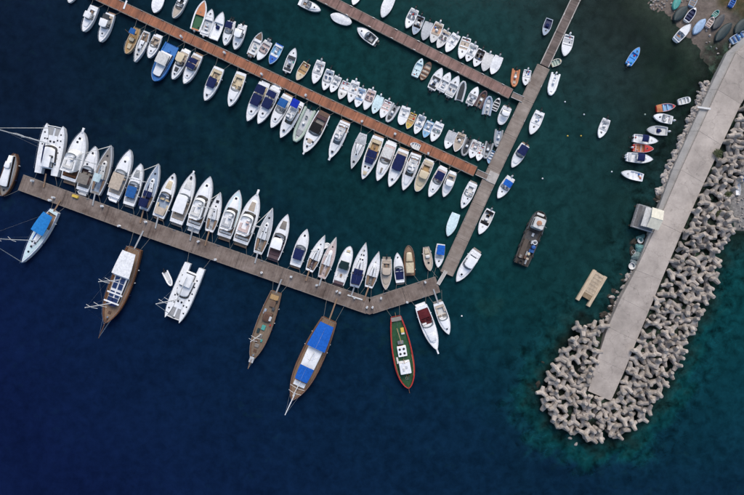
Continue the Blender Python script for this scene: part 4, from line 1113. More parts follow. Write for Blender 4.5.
def k_trawler(b, o):
    """red and green wooden fishing boat"""
    b.hull(mat('red_paint', (.36, .03, .022), .5, .3, 1.0), mat('red_rail', (.52, .035, .025), .5, .25, 1.2), 20)
    b.deck(0, 1, mat('green_deck', (.018, .08, .026), .6, .4, 1.3, bump=.01), .06, dz=-.45, n=16, skirt=0)
    mb = MB()
    for sg in (-1, 1):
        ts = [k / 16 for k in range(17)]
        r0 = [(b.x(t), sg * max(.01, b.hw(t) - min(b.g, b.hw(t) * .8)), b.z(t) - .002) for t in ts]; mb.grid([r0, [(a, c, d - .5) for a, c, d in r0]])
    b.part('bulwark', mb, mat('green_bulwark', (.02, .10, .04), .6, .3, 1))
    zd = b.z(.5) - .42
    wh = b.block('wheelhouse', .70, .0, zd, (3.3, 3.0, 2.0), gel('white'), .12, taper=.04)
    for sg in (-1, 1):
        for k in (-1, 0, 1):
            mb = MB(); mb.box((b.x(.70) + k * .8, sg * 1.47, zd + 1.4), (.6, .06, .55), 0); b.part('window', mb, DARKGLASS, wh)
    for k in (-1, 0, 1):
        mb = MB(); mb.box((b.x(.70) + 1.62, k * .85, zd + 1.4), (.06, .58, .55), 0); b.part('window', mb, DARKGLASS, wh)
    b.block('roof_hatch', .69, .35, zd + 2.0, (.7, .6, .12), gel('lightgrey'), .04, wh); b.block('roof_box', .715, -.4, zd + 2.0, (.8, .5, .25), gel('offwhite'), .06, wh)
    eb = b.block('engine_casing', .48, 0, zd, (2.8, 2.4, .95), gel('white'), .1)
    for dx in (-.6, .6):
        for dy in (-.55, .55):
            mb = MB(); mb.lathe((b.x(.48) + dx, dy, zd + .95), [(.32, 0), (.32, .10), (.26, .14)], 10); b.part('round_hatch', mb, mat('hatch_black', (.02, .02, .022), .5), eb)
    b.block('winch', .36, 0, zd, (.9, 1.6, .7), mat('winch_grey', (.25, .25, .26), .5, .3, 3, metal=.4), .12)
    b.block('yellow_fish_box', .20, b.hw(.2) * .5, zd, (1.3, .9, .45), deckm('yellow'), .05); b.block('fish_box', .24, b.hw(.2) * .5, zd, (.7, .9, .4), deckm('offwhite'), .05)
    b.block('white_locker', .60, -b.hw(.6) * .62, zd, (1.7, .5, .55), deckm('offwhite'), .05)
    b.block('red_locker', .42, -.2, zd, (.5, 1.3, .5), deckm('red'), .05)
    b.block('aft_platform', .035, 0, b.z(.03) - .1, (1.1, b.hw(.04) * 1.8, .14), deckm('greyteak'), .04)
    mb = MB(); mb.tube([(b.x(.16), -.3, zd + .6), (b.x(.36), .2, zd + 1.7)], .09, 6); mb.tube([(b.x(.04), 0, b.z(0)), (b.x(-.06), 0, b.z(0) + .3)], .05, 5); b.part('derrick', mb, mat('derrick_tan', (.35, .25, .12), .6))
    mb = MB()
    for sg in (-1, 1):
        ts = [.55 + .28 * k / 5 for k in range(6)]; mb.tube([(b.x(t), sg * (b.hw(t) - .35), b.z(t) + .55) for t in ts], .04, 4)
        for t in ts: mb.tube([(b.x(t), sg * (b.hw(t) - .35), b.z(t) - .4), (b.x(t), sg * (b.hw(t) - .35), b.z(t) + .55)], .03, 4)
    b.part('guard_rail', mb, mat('rail_paint', (.45, .32, .15), .6))
    for k in range(5):
        mb = MB(); mb.torus((b.x(.84) + b.r.uniform(-.5, .5), b.r.uniform(-.5, .5), zd + .05 + .09 * k), .35, .08, 10, 5); b.part('rope_coil', mb, mat('rope_%d' % (k % 3), [(.30, .26, .18), (.05, .12, .10), (.35, .14, .05)][k % 3], .9))
    mb = MB(); mb.tube([(b.x(.97), 0, b.z(1) + .05), (b.L / 2 + 1.2, 0, b.z(1) + .2)], .07, 5); b.part('stem_post', mb, wood('wood'))
    b.mast(.60, 5.5, .09, (.8,), wood('tan'), stays=True, zb=zd, shroud=True)

def k_barge(b, o):
    b.hull(mat('worn_steel', (.050, .048, .045), .7, .5, 1.5), mat('worn_rail', (.06, .06, .058), .7, .4, 2))
    b.deck(0, 1, mat('rusty_deck', (.060, .048, .040), .8, .7, .8, bump=.03), .03, dz=-.25, n=14, skirt=0)
    mb = MB()
    for sg in (-1, 1):
        ts = [k / 14 for k in range(15)]
        r0 = [(b.x(t), sg * max(.01, b.hw(t) - min(b.g, b.hw(t) * .8)), b.z(t) - .002) for t in ts]; mb.grid([r0, [(a, c, d - .3) for a, c, d in r0]])
    b.part('bulwark', mb, mat('worn_steel', (.050, .048, .045), .7))
    zd = b.z(.4) - .22
    wh = b.block('wheelhouse', .77, -.1, zd, (3.1, 3.0, 2.2), gel('offwhite'), .25, taper=.03)
    mb = MB(); mb.lathe((b.x(.77), 0, zd + 2.2), [(.75, 0), (.72, .1), (.5, .2), (.1, .24)], 10); b.part('roof_dome', mb, mat('terracotta', (.40, .20, .12), .8, .3, 2), wh)
    for dx, dy, sx_, sy_ in ((0, -1.62, 1.8, .05), (0, 1.42, 1.8, .05), (-1.55, -.1, .05, 1.8), (1.55, -.1, .05, 1.8)):
        mb = MB(); mb.box((b.x(.77) + dx, dy, zd + 1.5), (sx_, sy_, .6), 0); b.part('window', mb, DARKGLASS, wh)
    b.block('white_locker', .94, 0, zd, (.6, 2.0, .6), gel('offwhite'), .1)
    b.block('plank_stack', .28, .9, zd, (5.2, 1.3, .35), wood('oldplank'), .04); b.block('deck_plate', .52, .1, zd, (2.6, 3.2, .12), mat('dark_plate', (.07, .065, .062), .6, .4, 2), .03)
    mb = MB(); mb.lathe((b.x(.36), -1.3, zd), [(.5, 0), (.52, .5), (.5, 1.0), (.42, 1.04)], 12); b.part('blue_drum', mb, mat('drum_blue', (.02, .10, .34), .5))
    b.block('blue_crate', .29, -1.5, zd, (.9, .8, .6), deckm('hullblue'), .05); b.block('bag', .22, -.9, zd, (.9, .7, .5), fab('cream'), .2); b.block('bag', .13, -1.0, zd, (.7, .8, .5), fab('beige'), .2)
    for k in range(9):
        t = b.r.uniform(.06, .58); y = b.r.uniform(-.7, .7) * b.hw(t)
        b.block(b.r.choice(['crate', 'chain_heap', 'tool_box', 'pipe_bundle']), t, y, zd + .1, (b.r.uniform(.4, 1.3), b.r.uniform(.25, .6), b.r.uniform(.2, .5)), deckm(b.r.choice(['darkgrey', 'grey', 'greyteak', 'brown', 'black', 'lightgrey', 'hullblue'])), .06)
    mb = MB(); mb.torus((b.x(.45), -1.35, zd + .25), .55, .14, 14, 6); b.part('life_ring', mb, gel('white'))
    for t, sg in ((.1, 1), (.3, 1), (.55, 1), (.7, 1), (.2, -1), (.5, -1), (.62, -1), (.86, -1), (.04, 1)):
        mb = MB(); mb.torus((b.x(t), sg * (b.hw(t) + .08), b.z(t) - .15), .38, .15, 12, 6, 'y'); b.part('tyre', mb, RUBBER)
    mb = MB(); mb.torus((b.x(.04), .4, zd + .2), .5, .18, 12, 6); b.part('tyre', mb, RUBBER)
    mb = MB()
    for sg in (-1, 1):
        ts = [.62 + .3 * k / 4 for k in range(5)]; mb.tube([(b.x(t), sg * (b.hw(t) - .15), b.z(t) + .8) for t in ts], .035, 4)
        for t in ts: mb.tube([(b.x(t), sg * (b.hw(t) - .15), b.z(t)), (b.x(t), sg * (b.hw(t) - .15), b.z(t) + .8)], .03, 4)
    b.part('guard_rail', mb, STEEL)
    b.mast(.72, 4.5, .07, (.85,), STEEL, stays=False, zb=zd + 2.1)

def k_lobster(b, o):
    """canopied wooden boat, deckhouse and awning on a bright hull"""
    b.hull(gel(o['hull']) if o['hull'] not in ('wood', 'brown', 'tan') else wood(o['hull']), gel(o.get('rail', o['hull'])) if o.get('rail') else wood('wood'))
    dm = deckm(o.get('deck', 'offwhite')); b.deck(0, 1, dm if o.get('deck') not in ('teak', 'tan') else wood(o['deck']), .05, dz=-.2, n=14, skirt=0)
    mb = MB()
    for sg in (-1, 1):
        ts = [k / 14 for k in range(15)]
        r0 = [(b.x(t), sg * max(.01, b.hw(t) - min(b.g, b.hw(t) * .8)), b.z(t) - .002) for t in ts]; mb.grid([r0, [(a, c, d - .25) for a, c, d in r0]])
    b.part('bulwark', mb, gel(o['hull']) if o['hull'] not in ('wood', 'brown', 'tan') else wood(o['hull']))
    for c in o.get('cabins', []):
        b.cabin(c[0], c[1], b.hw(c[0]) * c[2], b.hw(c[1]) * c[2], c[3], gel(c[4]) if c[4] not in ('wood', 'tan', 'brown') else wood(c[4]), z0=b.z((c[0] + c[1]) / 2) - .2, bulge=.35, rf=.25, ins=.06, win=True, crown=.07)
    for c in o.get('can', []): b.canopy(c[0], c[1], c[3], fab(c[2]), b.z(.3) + 1.6)
    for c in o.get('pads', []): b.flatpad(c[0], c[1], c[3], fab(c[2]), b.z(c[0]) - .05, .2, 'cushion')
    for c in o.get('hats', []): b.hatch(c, 0, .5, z=b.z(c) - .05)
    b.block('engine_box', .18, 0, b.z(.2) - .2, (.8, .9, .4), dm, .1)
    b.rails(.6, .45); b.fenders(2)
    if o.get('mast'): b.mast(o['mast'], 4.5, .06, (), wood('tan'), stays=False)

KINDS = dict(open=(k_open, 'motorboat', 'boat', 'motor', lambda L: .50 + .03 * L), row=(k_row, 'rowing_boat', 'boat', 'motor', lambda L: .48),
             rib=(k_rib, 'inflatable_boat', 'boat', 'blunt', lambda L: .5), cruiser=(k_cruiser, 'cabin_cruiser', 'boat', 'motor', lambda L: .55 + .065 * L),
             fly=(k_fly, 'motor_yacht', 'yacht', 'yacht', lambda L: 1.6), sail=(k_sail, 'sailboat', 'sailboat', 'sail', lambda L: .6 + .05 * L),
             turned=(k_turned, 'upturned_boat', 'boat', 'double', lambda L: .62), gulet=(k_gulet, 'wooden_sailing_ship', 'sailing ship', 'gulet', lambda L: 1.75),
             cat=(k_cat, 'catamaran', 'catamaran', 'sail', lambda L: 1.35), trawler=(k_trawler, 'fishing_boat', 'fishing boat', 'trawl', lambda L: 1.35),
             barge=(k_barge, 'work_barge', 'work boat', 'barge', lambda L: 1.1), lobster=(k_lobster, 'wooden_boat', 'boat', 'gulet', lambda L: .6 + .045 * L))
ORD = ['first', 'second', 'third', 'fourth', 'fifth', 'sixth', 'seventh', 'eighth', 'ninth', 'tenth', 'eleventh', 'twelfth', 'thirteenth', 'fourteenth', 'fifteenth', 'sixteenth', 'seventeenth', 'eighteenth', 'nineteenth', 'twentieth']
ORD += ['twenty-' + s for s in ORD[:9]] + ['thirtieth'] + ['thirty-' + s for s in ORD[:9]]

seed_n = [0]
def boat(bow, stern, wpx, kind, label, group=None, o=None, z0=0.0, zref=None):
    o = o or {}
    seed_n[0] += 1
    fn, nm, cat, fm, ff = KINDS[kind]
    zr = (zref if zref is not None else (.7 if kind in ('open', 'row', 'rib', 'turned') else 1.2)) + z0
    A = np.array(P(*bow, zr)[:2]); B = np.array(P(*stern, zr)[:2])
    d = A - B; L = float(np.linalg.norm(d)); W = wpx * S * (1.0 if kind in ('open', 'row', 'rib') else .96)
    mid = (A + B) / 2
    root = empty(o.get('name', nm), (mid[0], mid[1], z0), math.atan2(d[1], d[0]))
    tag(root, label, cat, group)
    b = Boat(root, L, W, o.get('F', ff(L)), o.get('form', fm), gun=o.get('gun'), seed=seed_n[0])
    fn(b, o)
    return b

def row(prefix, group, items):
    """items are listed in order; the label is the look plus the place in the row"""
    for i, it in enumerate(items):
        bx, by, sx, sy, w_, kind, desc = it[:7]
        o = it[7] if len(it) > 7 else {}
        boat((bx, by), (sx, sy), w_, kind, desc + ', ' + ORD[i + o.get('skip', 0)] + ' ' + prefix, group, o)

# ------------------------------------------------------------------ the fleet (pixel of bow, pixel of stern, beam in pixels)
row('from left below the orange pier', 'boats below the orange pier', [
 (69, 3, 78, -18, 9, 'open', 'white motorboat cut by the top edge', dict(lay='bench')),
 (83, 31.5, 94, 6, 10, 'cruiser', 'plain white boat with a raft alongside', dict(hat=[], seat='white', pl=.3, can=[(.3, .52, 'white', .7)])),
 (100, 42, 110, 13.5, 10.5, 'cruiser', 'white boat with grey sunroof', dict(top=[(.28, .55, 'white')], inn='grey', can=[(.1, .26, 'darkgrey', .7)], hat=[.72])),
 (125.7, 53.6, 137, 27.5, 10, 'lobster', 'cream wooden boat with small blue tarp', dict(hull='cream', deck='tan', can=[(.70 - .58, .32, 'hullblue', .7)], cabins=[(.40, .56, .55, .7, 'cream')], pads=[(.62, .8, 'cream', .5)], mast=.36)),
 (134.5, 62, 146.6, 31.3, 9.5, 'sail', 'slim white boat with dark hatches', dict(mh=.1, hat=[(.62, 0, .6), (.76, 0, .5), (.45, .3, .4)], genoa=None, boom='offwhite')),
 (148.5, 58, 157.6, 35.5, 10, 'cruiser', 'small white boat with beige cockpit', dict(seat='beige', inn='beige')),
 (154.2, 81, 172, 44.5, 16, 'lobster', 'big bright blue hulled boat with white roof', dict(hull='brightblue', rail='brightblue', deck='brightblue', cabins=[(.24, .88, .78, .8, 'white'), (.30, .58, .66, 1.4, 'white')], can=[(.30, .58, 'offwhite', .76)], pads=[], hats=[.86], form='blunt')),
 (172.4, 79.4, 186, 50.5, 10, 'cruiser', 'white boat with dark cabin windows', dict(top=[(.16, .46, 'cream')], ws='dark', pad=[(.60, .74, 'darkgrey', .5)], hat=[.82], inn='beige')),
 (184, 83.8, 198, 54.5, 11.5, 'cruiser', 'white boat with navy aft awning', dict(can=[(.20, .34, 'navy'), (.36, .52, 'navy', .8)], inn='beige', seat='beige', hat=[.74])),
 (205, 100.8, 219.2, 67.8, 12.5, 'cruiser', 'white cruiser with navy roof and cream stern', dict(can=[(.34, .62, 'navy', .72, 1.0)], inn='cream', seat='cream', hat=[.84], fd=.52, pl=.3)),
 (229.3, 106.7, 241.5, 72.8, 12, 'cruiser', 'white cruiser with long cream cockpit', dict(inn='cream', seat='cream', hat=[.82], fd=.50, pl=.3)),
 (247.5, 121.4, 264.7, 83.5, 13, 'cruiser', 'white cruiser with two navy canopies', dict(can=[(.10, .30, 'navy', .8), (.33, .60, 'navy', .76, 1.1)], hat=[.75])),
 (258.2, 124, 275.8, 88.5, 12.5, 'cruiser', 'white cruiser with navy canopy and white stern tender', dict(can=[(.12, .28, 'navy', .8), (.32, .58, 'navy', .76, 1.1)], tender='white', hat=[.72])),
 (271.2, 128, 288, 95.5, 12, 'cruiser', 'white cruiser with faded blue aft awning', dict(can=[(.16, .38, 'hullblue', .8)], hat=[.74])),
 (280.5, 138, 299, 102.5, 13, 'fly', 'blunt white yacht with bright blue stern awning', dict(can=[(.02, .22, 'royal')], pl=.6, hat=[.8], F=1.2, plat='white')),
 (294.6, 142, 310, 109.5, 13, 'rib', 'large pale grey inflatable with long console', dict(hull='sage', inn='lightgrey', seat='grey')),
 (304.1, 153, 324.3, 113.5, 15.5, 'cruiser', 'large white cruiser with black sunroof', dict(can=[(.28, .50, 'black', .70, 1.1)], inn='greyteak', aft='brown', plat='brown', seat='purplebrown', pad=[(.66, .76, 'beige', .4)], hat=[(.70, .9), (.70, -.9), .84], prow=.5, pl=.6)),
 (329.6, 158.8, 345.4, 122, 12.5, 'fly', 'white yacht with grey windshield', dict(ws='glass', prow=.5, F=1.2, pl=.6, hat=[.82])),
 (351.3, 169, 363.5, 133.5, 11.5, 'sail', 'white sailboat with grey deck lines', dict(deck='lightgrey', low=[(.06, .3, 'lightgrey')], mh=10, genoa=None, boom='offwhite', hat=[(.8, 0, .6), (.6, 0, .4)])),
 (362.5, 179.4, 378.6, 137, 13.5, 'cruiser', 'white cruiser with navy roof and tan stern', dict(can=[(.34, .50, 'navy', .74, 1.1), (.51, .64, 'navy', .70, 1.0)], inn='tan', seat='cream', pad=[(.82, .90, 'cream', .6)], hat=[(.72, .5), (.72, -.5)])),
 (377.2, 181, 391.8, 143, 13, 'cruiser', 'white cruiser with beige cockpit and bow hatch', dict(can=[(.16, .42, 'offwhite', .8)], inn='beige', seat='pink', pad=[(.66, .80, 'greyteak', .22)], hat=[])),
 (389.2, 187, 403.9, 150, 13, 'cruiser', 'white cruiser with large navy cockpit canopy', dict(can=[(.16, .56, 'navy', .80, 1.2)], hat=[.80])),
 (403, 190.5, 416.4, 154, 13, 'fly', 'white yacht with black windshield and brown stern', dict(aftdeck='wood', plat='wood', F=1.2, pl=.7, hat=[], seat='offwhite')),
 (416.2, 191.5, 429.5, 161, 12, 'cruiser', 'cream boat with tan wooden cockpit', dict(hull='offwhite', deck='cream', inn='tan', seat='beige', top=[(.36, .60, 'cream')], hat=[], form='blunt')),
 (428.9, 197, 443.5, 168.2, 11.2, 'cruiser', 'small white cruiser with navy aft canopy', dict(can=[(.16, .42, 'navy', .8)], seat='pink', hat=[.74])),
 (443.5, 197, 453, 172.8, 10, 'cruiser', 'small white cruiser with arched grey roof', dict(top=[(.34, .58, 'white')], arch=.14, ws='dark', hat=[])),
])
boat((461.7, 208.5), (473.6, 183), 10.5, 'cruiser', 'white boat with hatches moored along the left of the walkway', None, dict(hat=[(.6, .3), .8], seat='white', inn='offwhite'))
boat((447.5, 236.3), (456.2, 213.5), 9.5, 'open', 'pale blue-white covered boat left of the lower walkway', None, dict(hull='cyanwhite', lay='fullcover', cov='cyanwhite', out=0))

row('from left above the orange pier', 'boats above the orange pier', [
 (154.2, 13, 160.5, -6, 11, 'open', 'white boat cut by the top edge', dict(lay='cover', cov='white', covto=.8)),
 (173, 18, 184, -4, 9, 'cruiser', 'grey and cream boat cut by the top edge', dict(hull='offwhite', inn='darkgrey', deck='beige', hat=[], trunk=False)),
 (205, 1, 195, 30.3, 11.5, 'open', 'white boat with orange bow and green stern', dict(inn='green', deck='orange', fd=.50, lay='none', F=.8, hatch=False, hull='white', rail='white', gun=.34)),
 (212.2, 9.7, 204, 35.4, 10, 'open', 'white boat with grey rimmed cockpit', dict(inn='lightgrey', lay='console', fd=.7)),
 (223, 12.5, 213.2, 39.4, 10.5, 'open', 'white boat with navy engine cover', dict(lay='none', spot=(.45, 'navy'), fd=.6, out=0)),
 (224.4, 45.4, 231.4, 21.2, 9.5, 'cruiser', 'white boat with dark navy stern', dict(can=[(.10, .36, 'navy', .8)], out=2, hat=[.74])),
 (234.4, 49.5, 242.5, 25.2, 10, 'cruiser', 'white boat with square white roof', dict(top=[(.26, .58, 'white')], out=1, inn='darkgrey', hat=[.78])),
 (261.7, 32.7, 250.5, 55.5, 9.5, 'open', 'white boat with rust-red bow deck', dict(inn='offwhite', deck='rust', fd=.70, lay='console', out=2)),
 (257.6, 60.2, 268.7, 41.4, 9.5, 'open', 'white boat with pinkish cockpit', dict(inn='pink', lay='windshield', out=2)),
 (269.8, 64.2, 279.9, 44.5, 9.5, 'open', 'blue boat with white seats', dict(hull='lightblue', deck='blue', inn='lightblue', seat='white', lay='console', out=0, fd=.62)),
 (295.4, 48.5, 286.5, 71.7, 9.5, 'open', 'white open boat with dark console', dict(inn='lightgrey', seat='darkgrey', lay='console', fd=.66)),
 (296.7, 80.2, 307.2, 63, 9, 'open', 'tan boat with brown benches', dict(hull='beige', deck='cream', inn='tan', lay='bench', thwart='teak', out=1)),
 (313.6, 83.8, 321.3, 61, 10, 'open', 'white boat with grey benches', dict(lay='console', seat='lightgrey', out=1)),
 (323.7, 90.3, 330.6, 69.8, 9.5, 'open', 'long white boat with bare cockpit', dict(lay='windshield', out=1)),
 (331, 92.3, 338.5, 76.4, 8.5, 'open', 'short white boat', dict(lay='console', out=1)),
 (339.6, 99.2, 346.8, 81.6, 9.3, 'open', 'off-white boat with pale benches', dict(hull='offwhite', lay='bench')),
 (349.3, 102.6, 356, 81, 9.3, 'open', 'long slim white boat', dict(lay='console', seat='white')),
 (356.4, 107.3, 362.7, 88, 9.2, 'open', 'white boat with blue seat', dict(lay='console', seat='paleblue', inn='white')),
 (364.5, 110, 372.6, 89.7, 9.4, 'open', 'white boat with pink-grey seats', dict(lay='windshield', seat='pink', inn='pink')),
 (373, 113.7, 380.6, 96.2, 8.8, 'open', 'bluish white boat', dict(hull='cyanwhite', lay='cover', cov='cyanwhite')),
 (381, 118, 388.7, 100.6, 8.8, 'open', 'white boat with pinkish sole', dict(lay='bench', inn='pink')),
 (386.7, 122, 396.4, 105.3, 8.8, 'rib', 'grey boat with dark motor and console', dict(hull='lightgrey', inn='grey')),
 (400.3, 124.8, 406.5, 106.7, 9.6, 'open', 'white broad boat with round cockpit', dict(lay='console', form='blunt')),
 (407, 128.9, 414, 113.3, 8, 'open', 'yellow-tan boat', dict(hull='cream', deck='yellow', inn='tan', lay='bench', thwart='cream')),
 (415, 134, 423, 115.5, 8.6, 'open', 'white boat with grey-blue seats', dict(lay='console', seat='bluegrey')),
 (424, 137.6, 430.8, 121.4, 8.4, 'open', 'light blue boat', dict(hull='lightblue', deck='lightblue', inn='paleblue', lay='console', seat='white')),
 (431.6, 141.6, 440.3, 122.6, 9.8, 'open', 'white sharp-bowed boat', dict(lay='windshield', seat='white', hatch=True)),
 (446, 148.7, 453, 131.5, 9.4, 'open', 'white boat with dark bow hatch', dict(lay='cover', cov='lightgrey', hatch=True, fd=.55)),
 (455, 151.7, 462.3, 133.3, 9.8, 'open', 'white boat with beige cockpit', dict(inn='beige', deck='beige', lay='console', seat='beige')),
 (463, 155.8, 469.8, 139, 9, 'rib', 'dark grey inflatable with black seats', dict(hull='grey', inn='darkgrey')),
 (470.4, 158, 477.8, 140.8, 9.6, 'open', 'white boat with pale pink benches', dict(inn='pink', lay='console')),
 (477.8, 160.8, 482.4, 145.6, 8, 'open', 'narrow white boat', dict(lay='bench', inn='offwhite')),
 (485, 158.5, 490, 143, 9, 'rib', 'grey inflatable with dark floor', dict(hull='grey', inn='darkgrey', seat='grey')),
 (488.6, 163.4, 494, 150.7, 7.6, 'row', 'small light blue boat', dict(hull='lightblue', inn='paleblue', thwart='white', out=1)),
 (497, 147, 499.5, 130.5, 8.8, 'rib', 'grey inflatable against the walkway', dict(hull='grey', inn='bluegrey', seat='lightgrey')),
])
mbx = boat((410.3, 143.6), (420, 147.8), 6.2, 'row', 'small white dinghy lying on the orange pier', None, dict(hull='white', inn='offwhite', thwart='white'), z0=1.15)

row('from left above the pink-brown pier', 'boats above the pink-brown pier', [
 (353, 5, 361, -14, 9, 'open', 'white boat cut by the top edge', dict(lay='cover', cov='white')),
 (381.9, 17.8, 392, -5, 10.5, 'open', 'long white boat reaching the top edge', dict(lay='fullcover', cov='white', out=0)),
 (406.2, 28.3, 415.3, 9.2, 9.2, 'open', 'white boat with twin seats', dict(lay='windshield', out=1)),
 (413.6, 34.7, 421.3, 16, 9, 'open', 'blue-grey boat with black console', dict(hull='bluegrey', inn='lightgrey', seat='black', lay='console')),
 (423, 40.4, 429.4, 22.3, 9.2, 'open', 'grey covered boat', dict(hull='lightgrey', lay='fullcover', cov='lightgrey')),
 (431.4, 42.8, 440, 22.8, 10, 'open', 'white boat with orange-tan cockpit', dict(inn='peach', deck='offwhite', lay='console', seat='beige', fd=.62)),
 (437.4, 48, 447.5, 30.8, 9.2, 'open', 'pale grey boat with beige seats', dict(hull='offwhite', lay='windshield', seat='beige')),
 (446, 52, 457, 34.4, 9.8, 'open', 'white boat with white bench', dict(lay='console', seat='white')),
 (460, 59, 467, 37.6, 10, 'open', 'white boat with beige-grey open cockpit', dict(lay='bench', inn='beige', fd=.55)),
 (466.7, 61.6, 474.8, 44.2, 9.2, 'open', 'white boat with grey console', dict(lay='console', seat='lightgrey')),
 (474.4, 66.7, 482.5, 49.6, 9.2, 'open', 'white boat with dark cockpit', dict(lay='windshield', inn='greyteak', seat='black')),
 (483.3, 71.3, 490, 53.7, 9.8, 'open', 'white covered boat', dict(lay='fullcover', cov='offwhite')),
 (491.4, 74.3, 499.5, 56.3, 9.6, 'open', 'white boat with grey outboard', dict(lay='cover', cov='white', cowl='grey')),
 (513.8, 86.9, 516.5, 69.8, 8.3, 'rib', 'orange inflatable', dict(hull='orange', inn='orange', seat='beige', bottom='orange')),
 (525, 85.4, 528, 69.8, 8, 'open', 'small white boat beside the walkway', dict(lay='bench')),
])
row('from left below the pink-brown pier', 'boats below the pink-brown pier', [
 (320.6, 10, 300, 1, 8.6, 'cruiser', 'white boat with grey windshield lying along pier', dict(F=.8)),
 (351.6, 23.2, 330.7, 15, 9.8, 'open', 'covered white boat lying along pier', dict(lay='fullcover', cov='white', out=0, form='double')),
 (357.2, 27.7, 375.8, 41.4, 10.5, 'cruiser', 'white boat with dark seats pointing up-left', dict(F=.8, out=1, seat='darkgrey', hat=[.76])),
 (422.2, 58.6, 414.6, 76.4, 8, 'open', 'pale blue-white boat', dict(hull='cyanwhite', lay='bench', inn='cyanwhite', fd=.7, hatch=True, out=0)),
 (430.3, 62, 421.2, 79.8, 8, 'row', 'brown wooden rowing boat', dict(hull='brown', woody=1, inn='beige', thwart='wood', gear='beige', form='double')),
 (442, 68.3, 431.3, 88.9, 9.6, 'open', 'white boat with dark seats and outboards', dict(lay='console', seat='darkgrey', out=2)),
 (450, 72.7, 440.4, 91, 9.4, 'open', 'white open boat', dict(lay='console', seat='white', inn='white', fd=.65)),
 (458.6, 76.2, 448.5, 96, 9.6, 'open', 'white boat with twin outboards', dict(lay='windshield', out=2)),
 (464.3, 81, 459, 99.8, 9, 'rib', 'white rimmed boat with dark grey cover', dict(hull='lightgrey', cov='darkgrey', out=0)),
 (477.8, 87, 469, 104.2, 8.8, 'open', 'white boat with grey console', dict(lay='console', seat='grey')),
 (486, 91, 477.8, 106.3, 8.6, 'rib', 'brown-grey inflatable', dict(hull='purplebrown', inn='greyteak', cov=None, seat='brown')),
 (490, 96.2, 486.5, 114, 9.4, 'rib', 'light grey inflatable', dict(hull='bluegrey', inn='lightgrey', seat='lightgrey')),
 (499.5, 97.8, 494, 110.3, 6.4, 'row', 'tiny white rowing boat with dark inside', dict(hull='white', inn='darkgrey', thwart='offwhite')),
 (500, 124.4, 508, 106.8, 10.2, 'cruiser', 'white boxy boat by the walkway', dict(F=.8, hat=[], form='blunt', top=[(.3, .58, 'white')], out=1, seat='white')),
])
boat((544, 35.4), (550, 18.6), 7.8, 'open', 'small navy and white boat left of the narrow walkway', None, dict(hull='bluegrey', inn='navy', lay='none', spot=(.4, 'navy'), out=0))
row('from top right of the walkways', 'boats right of the walkways', [
 (564.3, 56.2, 569.8, 35, 10.4, 'open', 'white boat with grey lined cockpit', dict(inn='lightgrey', fd=.5, lay='bench', out=1)),
 (561.6, 60.2, 551.8, 64, 6.6, 'row', 'tiny pale green dinghy', dict(hull='cream', inn='sage', thwart='sage', form='blunt', thw=(.3, .55))),
 (550.2, 95.3, 556.2, 74, 9.6, 'rib', 'white inflatable with white console', dict(hull='white', inn='white', seat='white', cowl='white', form='blunt')),
 (530.4, 134.5, 540.5, 111.6, 10.6, 'open', 'white boat with long bare foredeck', dict(lay='console', fd=.55, out=1)),
 (512.2, 167.3, 526, 144.5, 10.6, 'cruiser', 'white boat with navy aft canopy', dict(can=[(.10, .46, 'navy', .86)], out=1, F=.8, hat=[], seat='white')),
 (497.5, 198.4, 511.2, 177.4, 10, 'open', 'white boat with blue tarp', dict(lay='windshield', can=[(.2, .45, 'blue')], F=.8, hatch=True)),
 (479, 234.3, 491, 210, 10.4, 'open', 'white boat with dark console', dict(lay='console', seat='black', inn='offwhite', fd=.6, spot=(.45, 'darkgrey'))),
 (456.5, 281.6, 477.2, 251.5, 12.5, 'cruiser', 'larger white boat with white hardtop', dict(top=[(.2, .52, 'white')], hat=[.76], F=1.0, seat='white')),
])

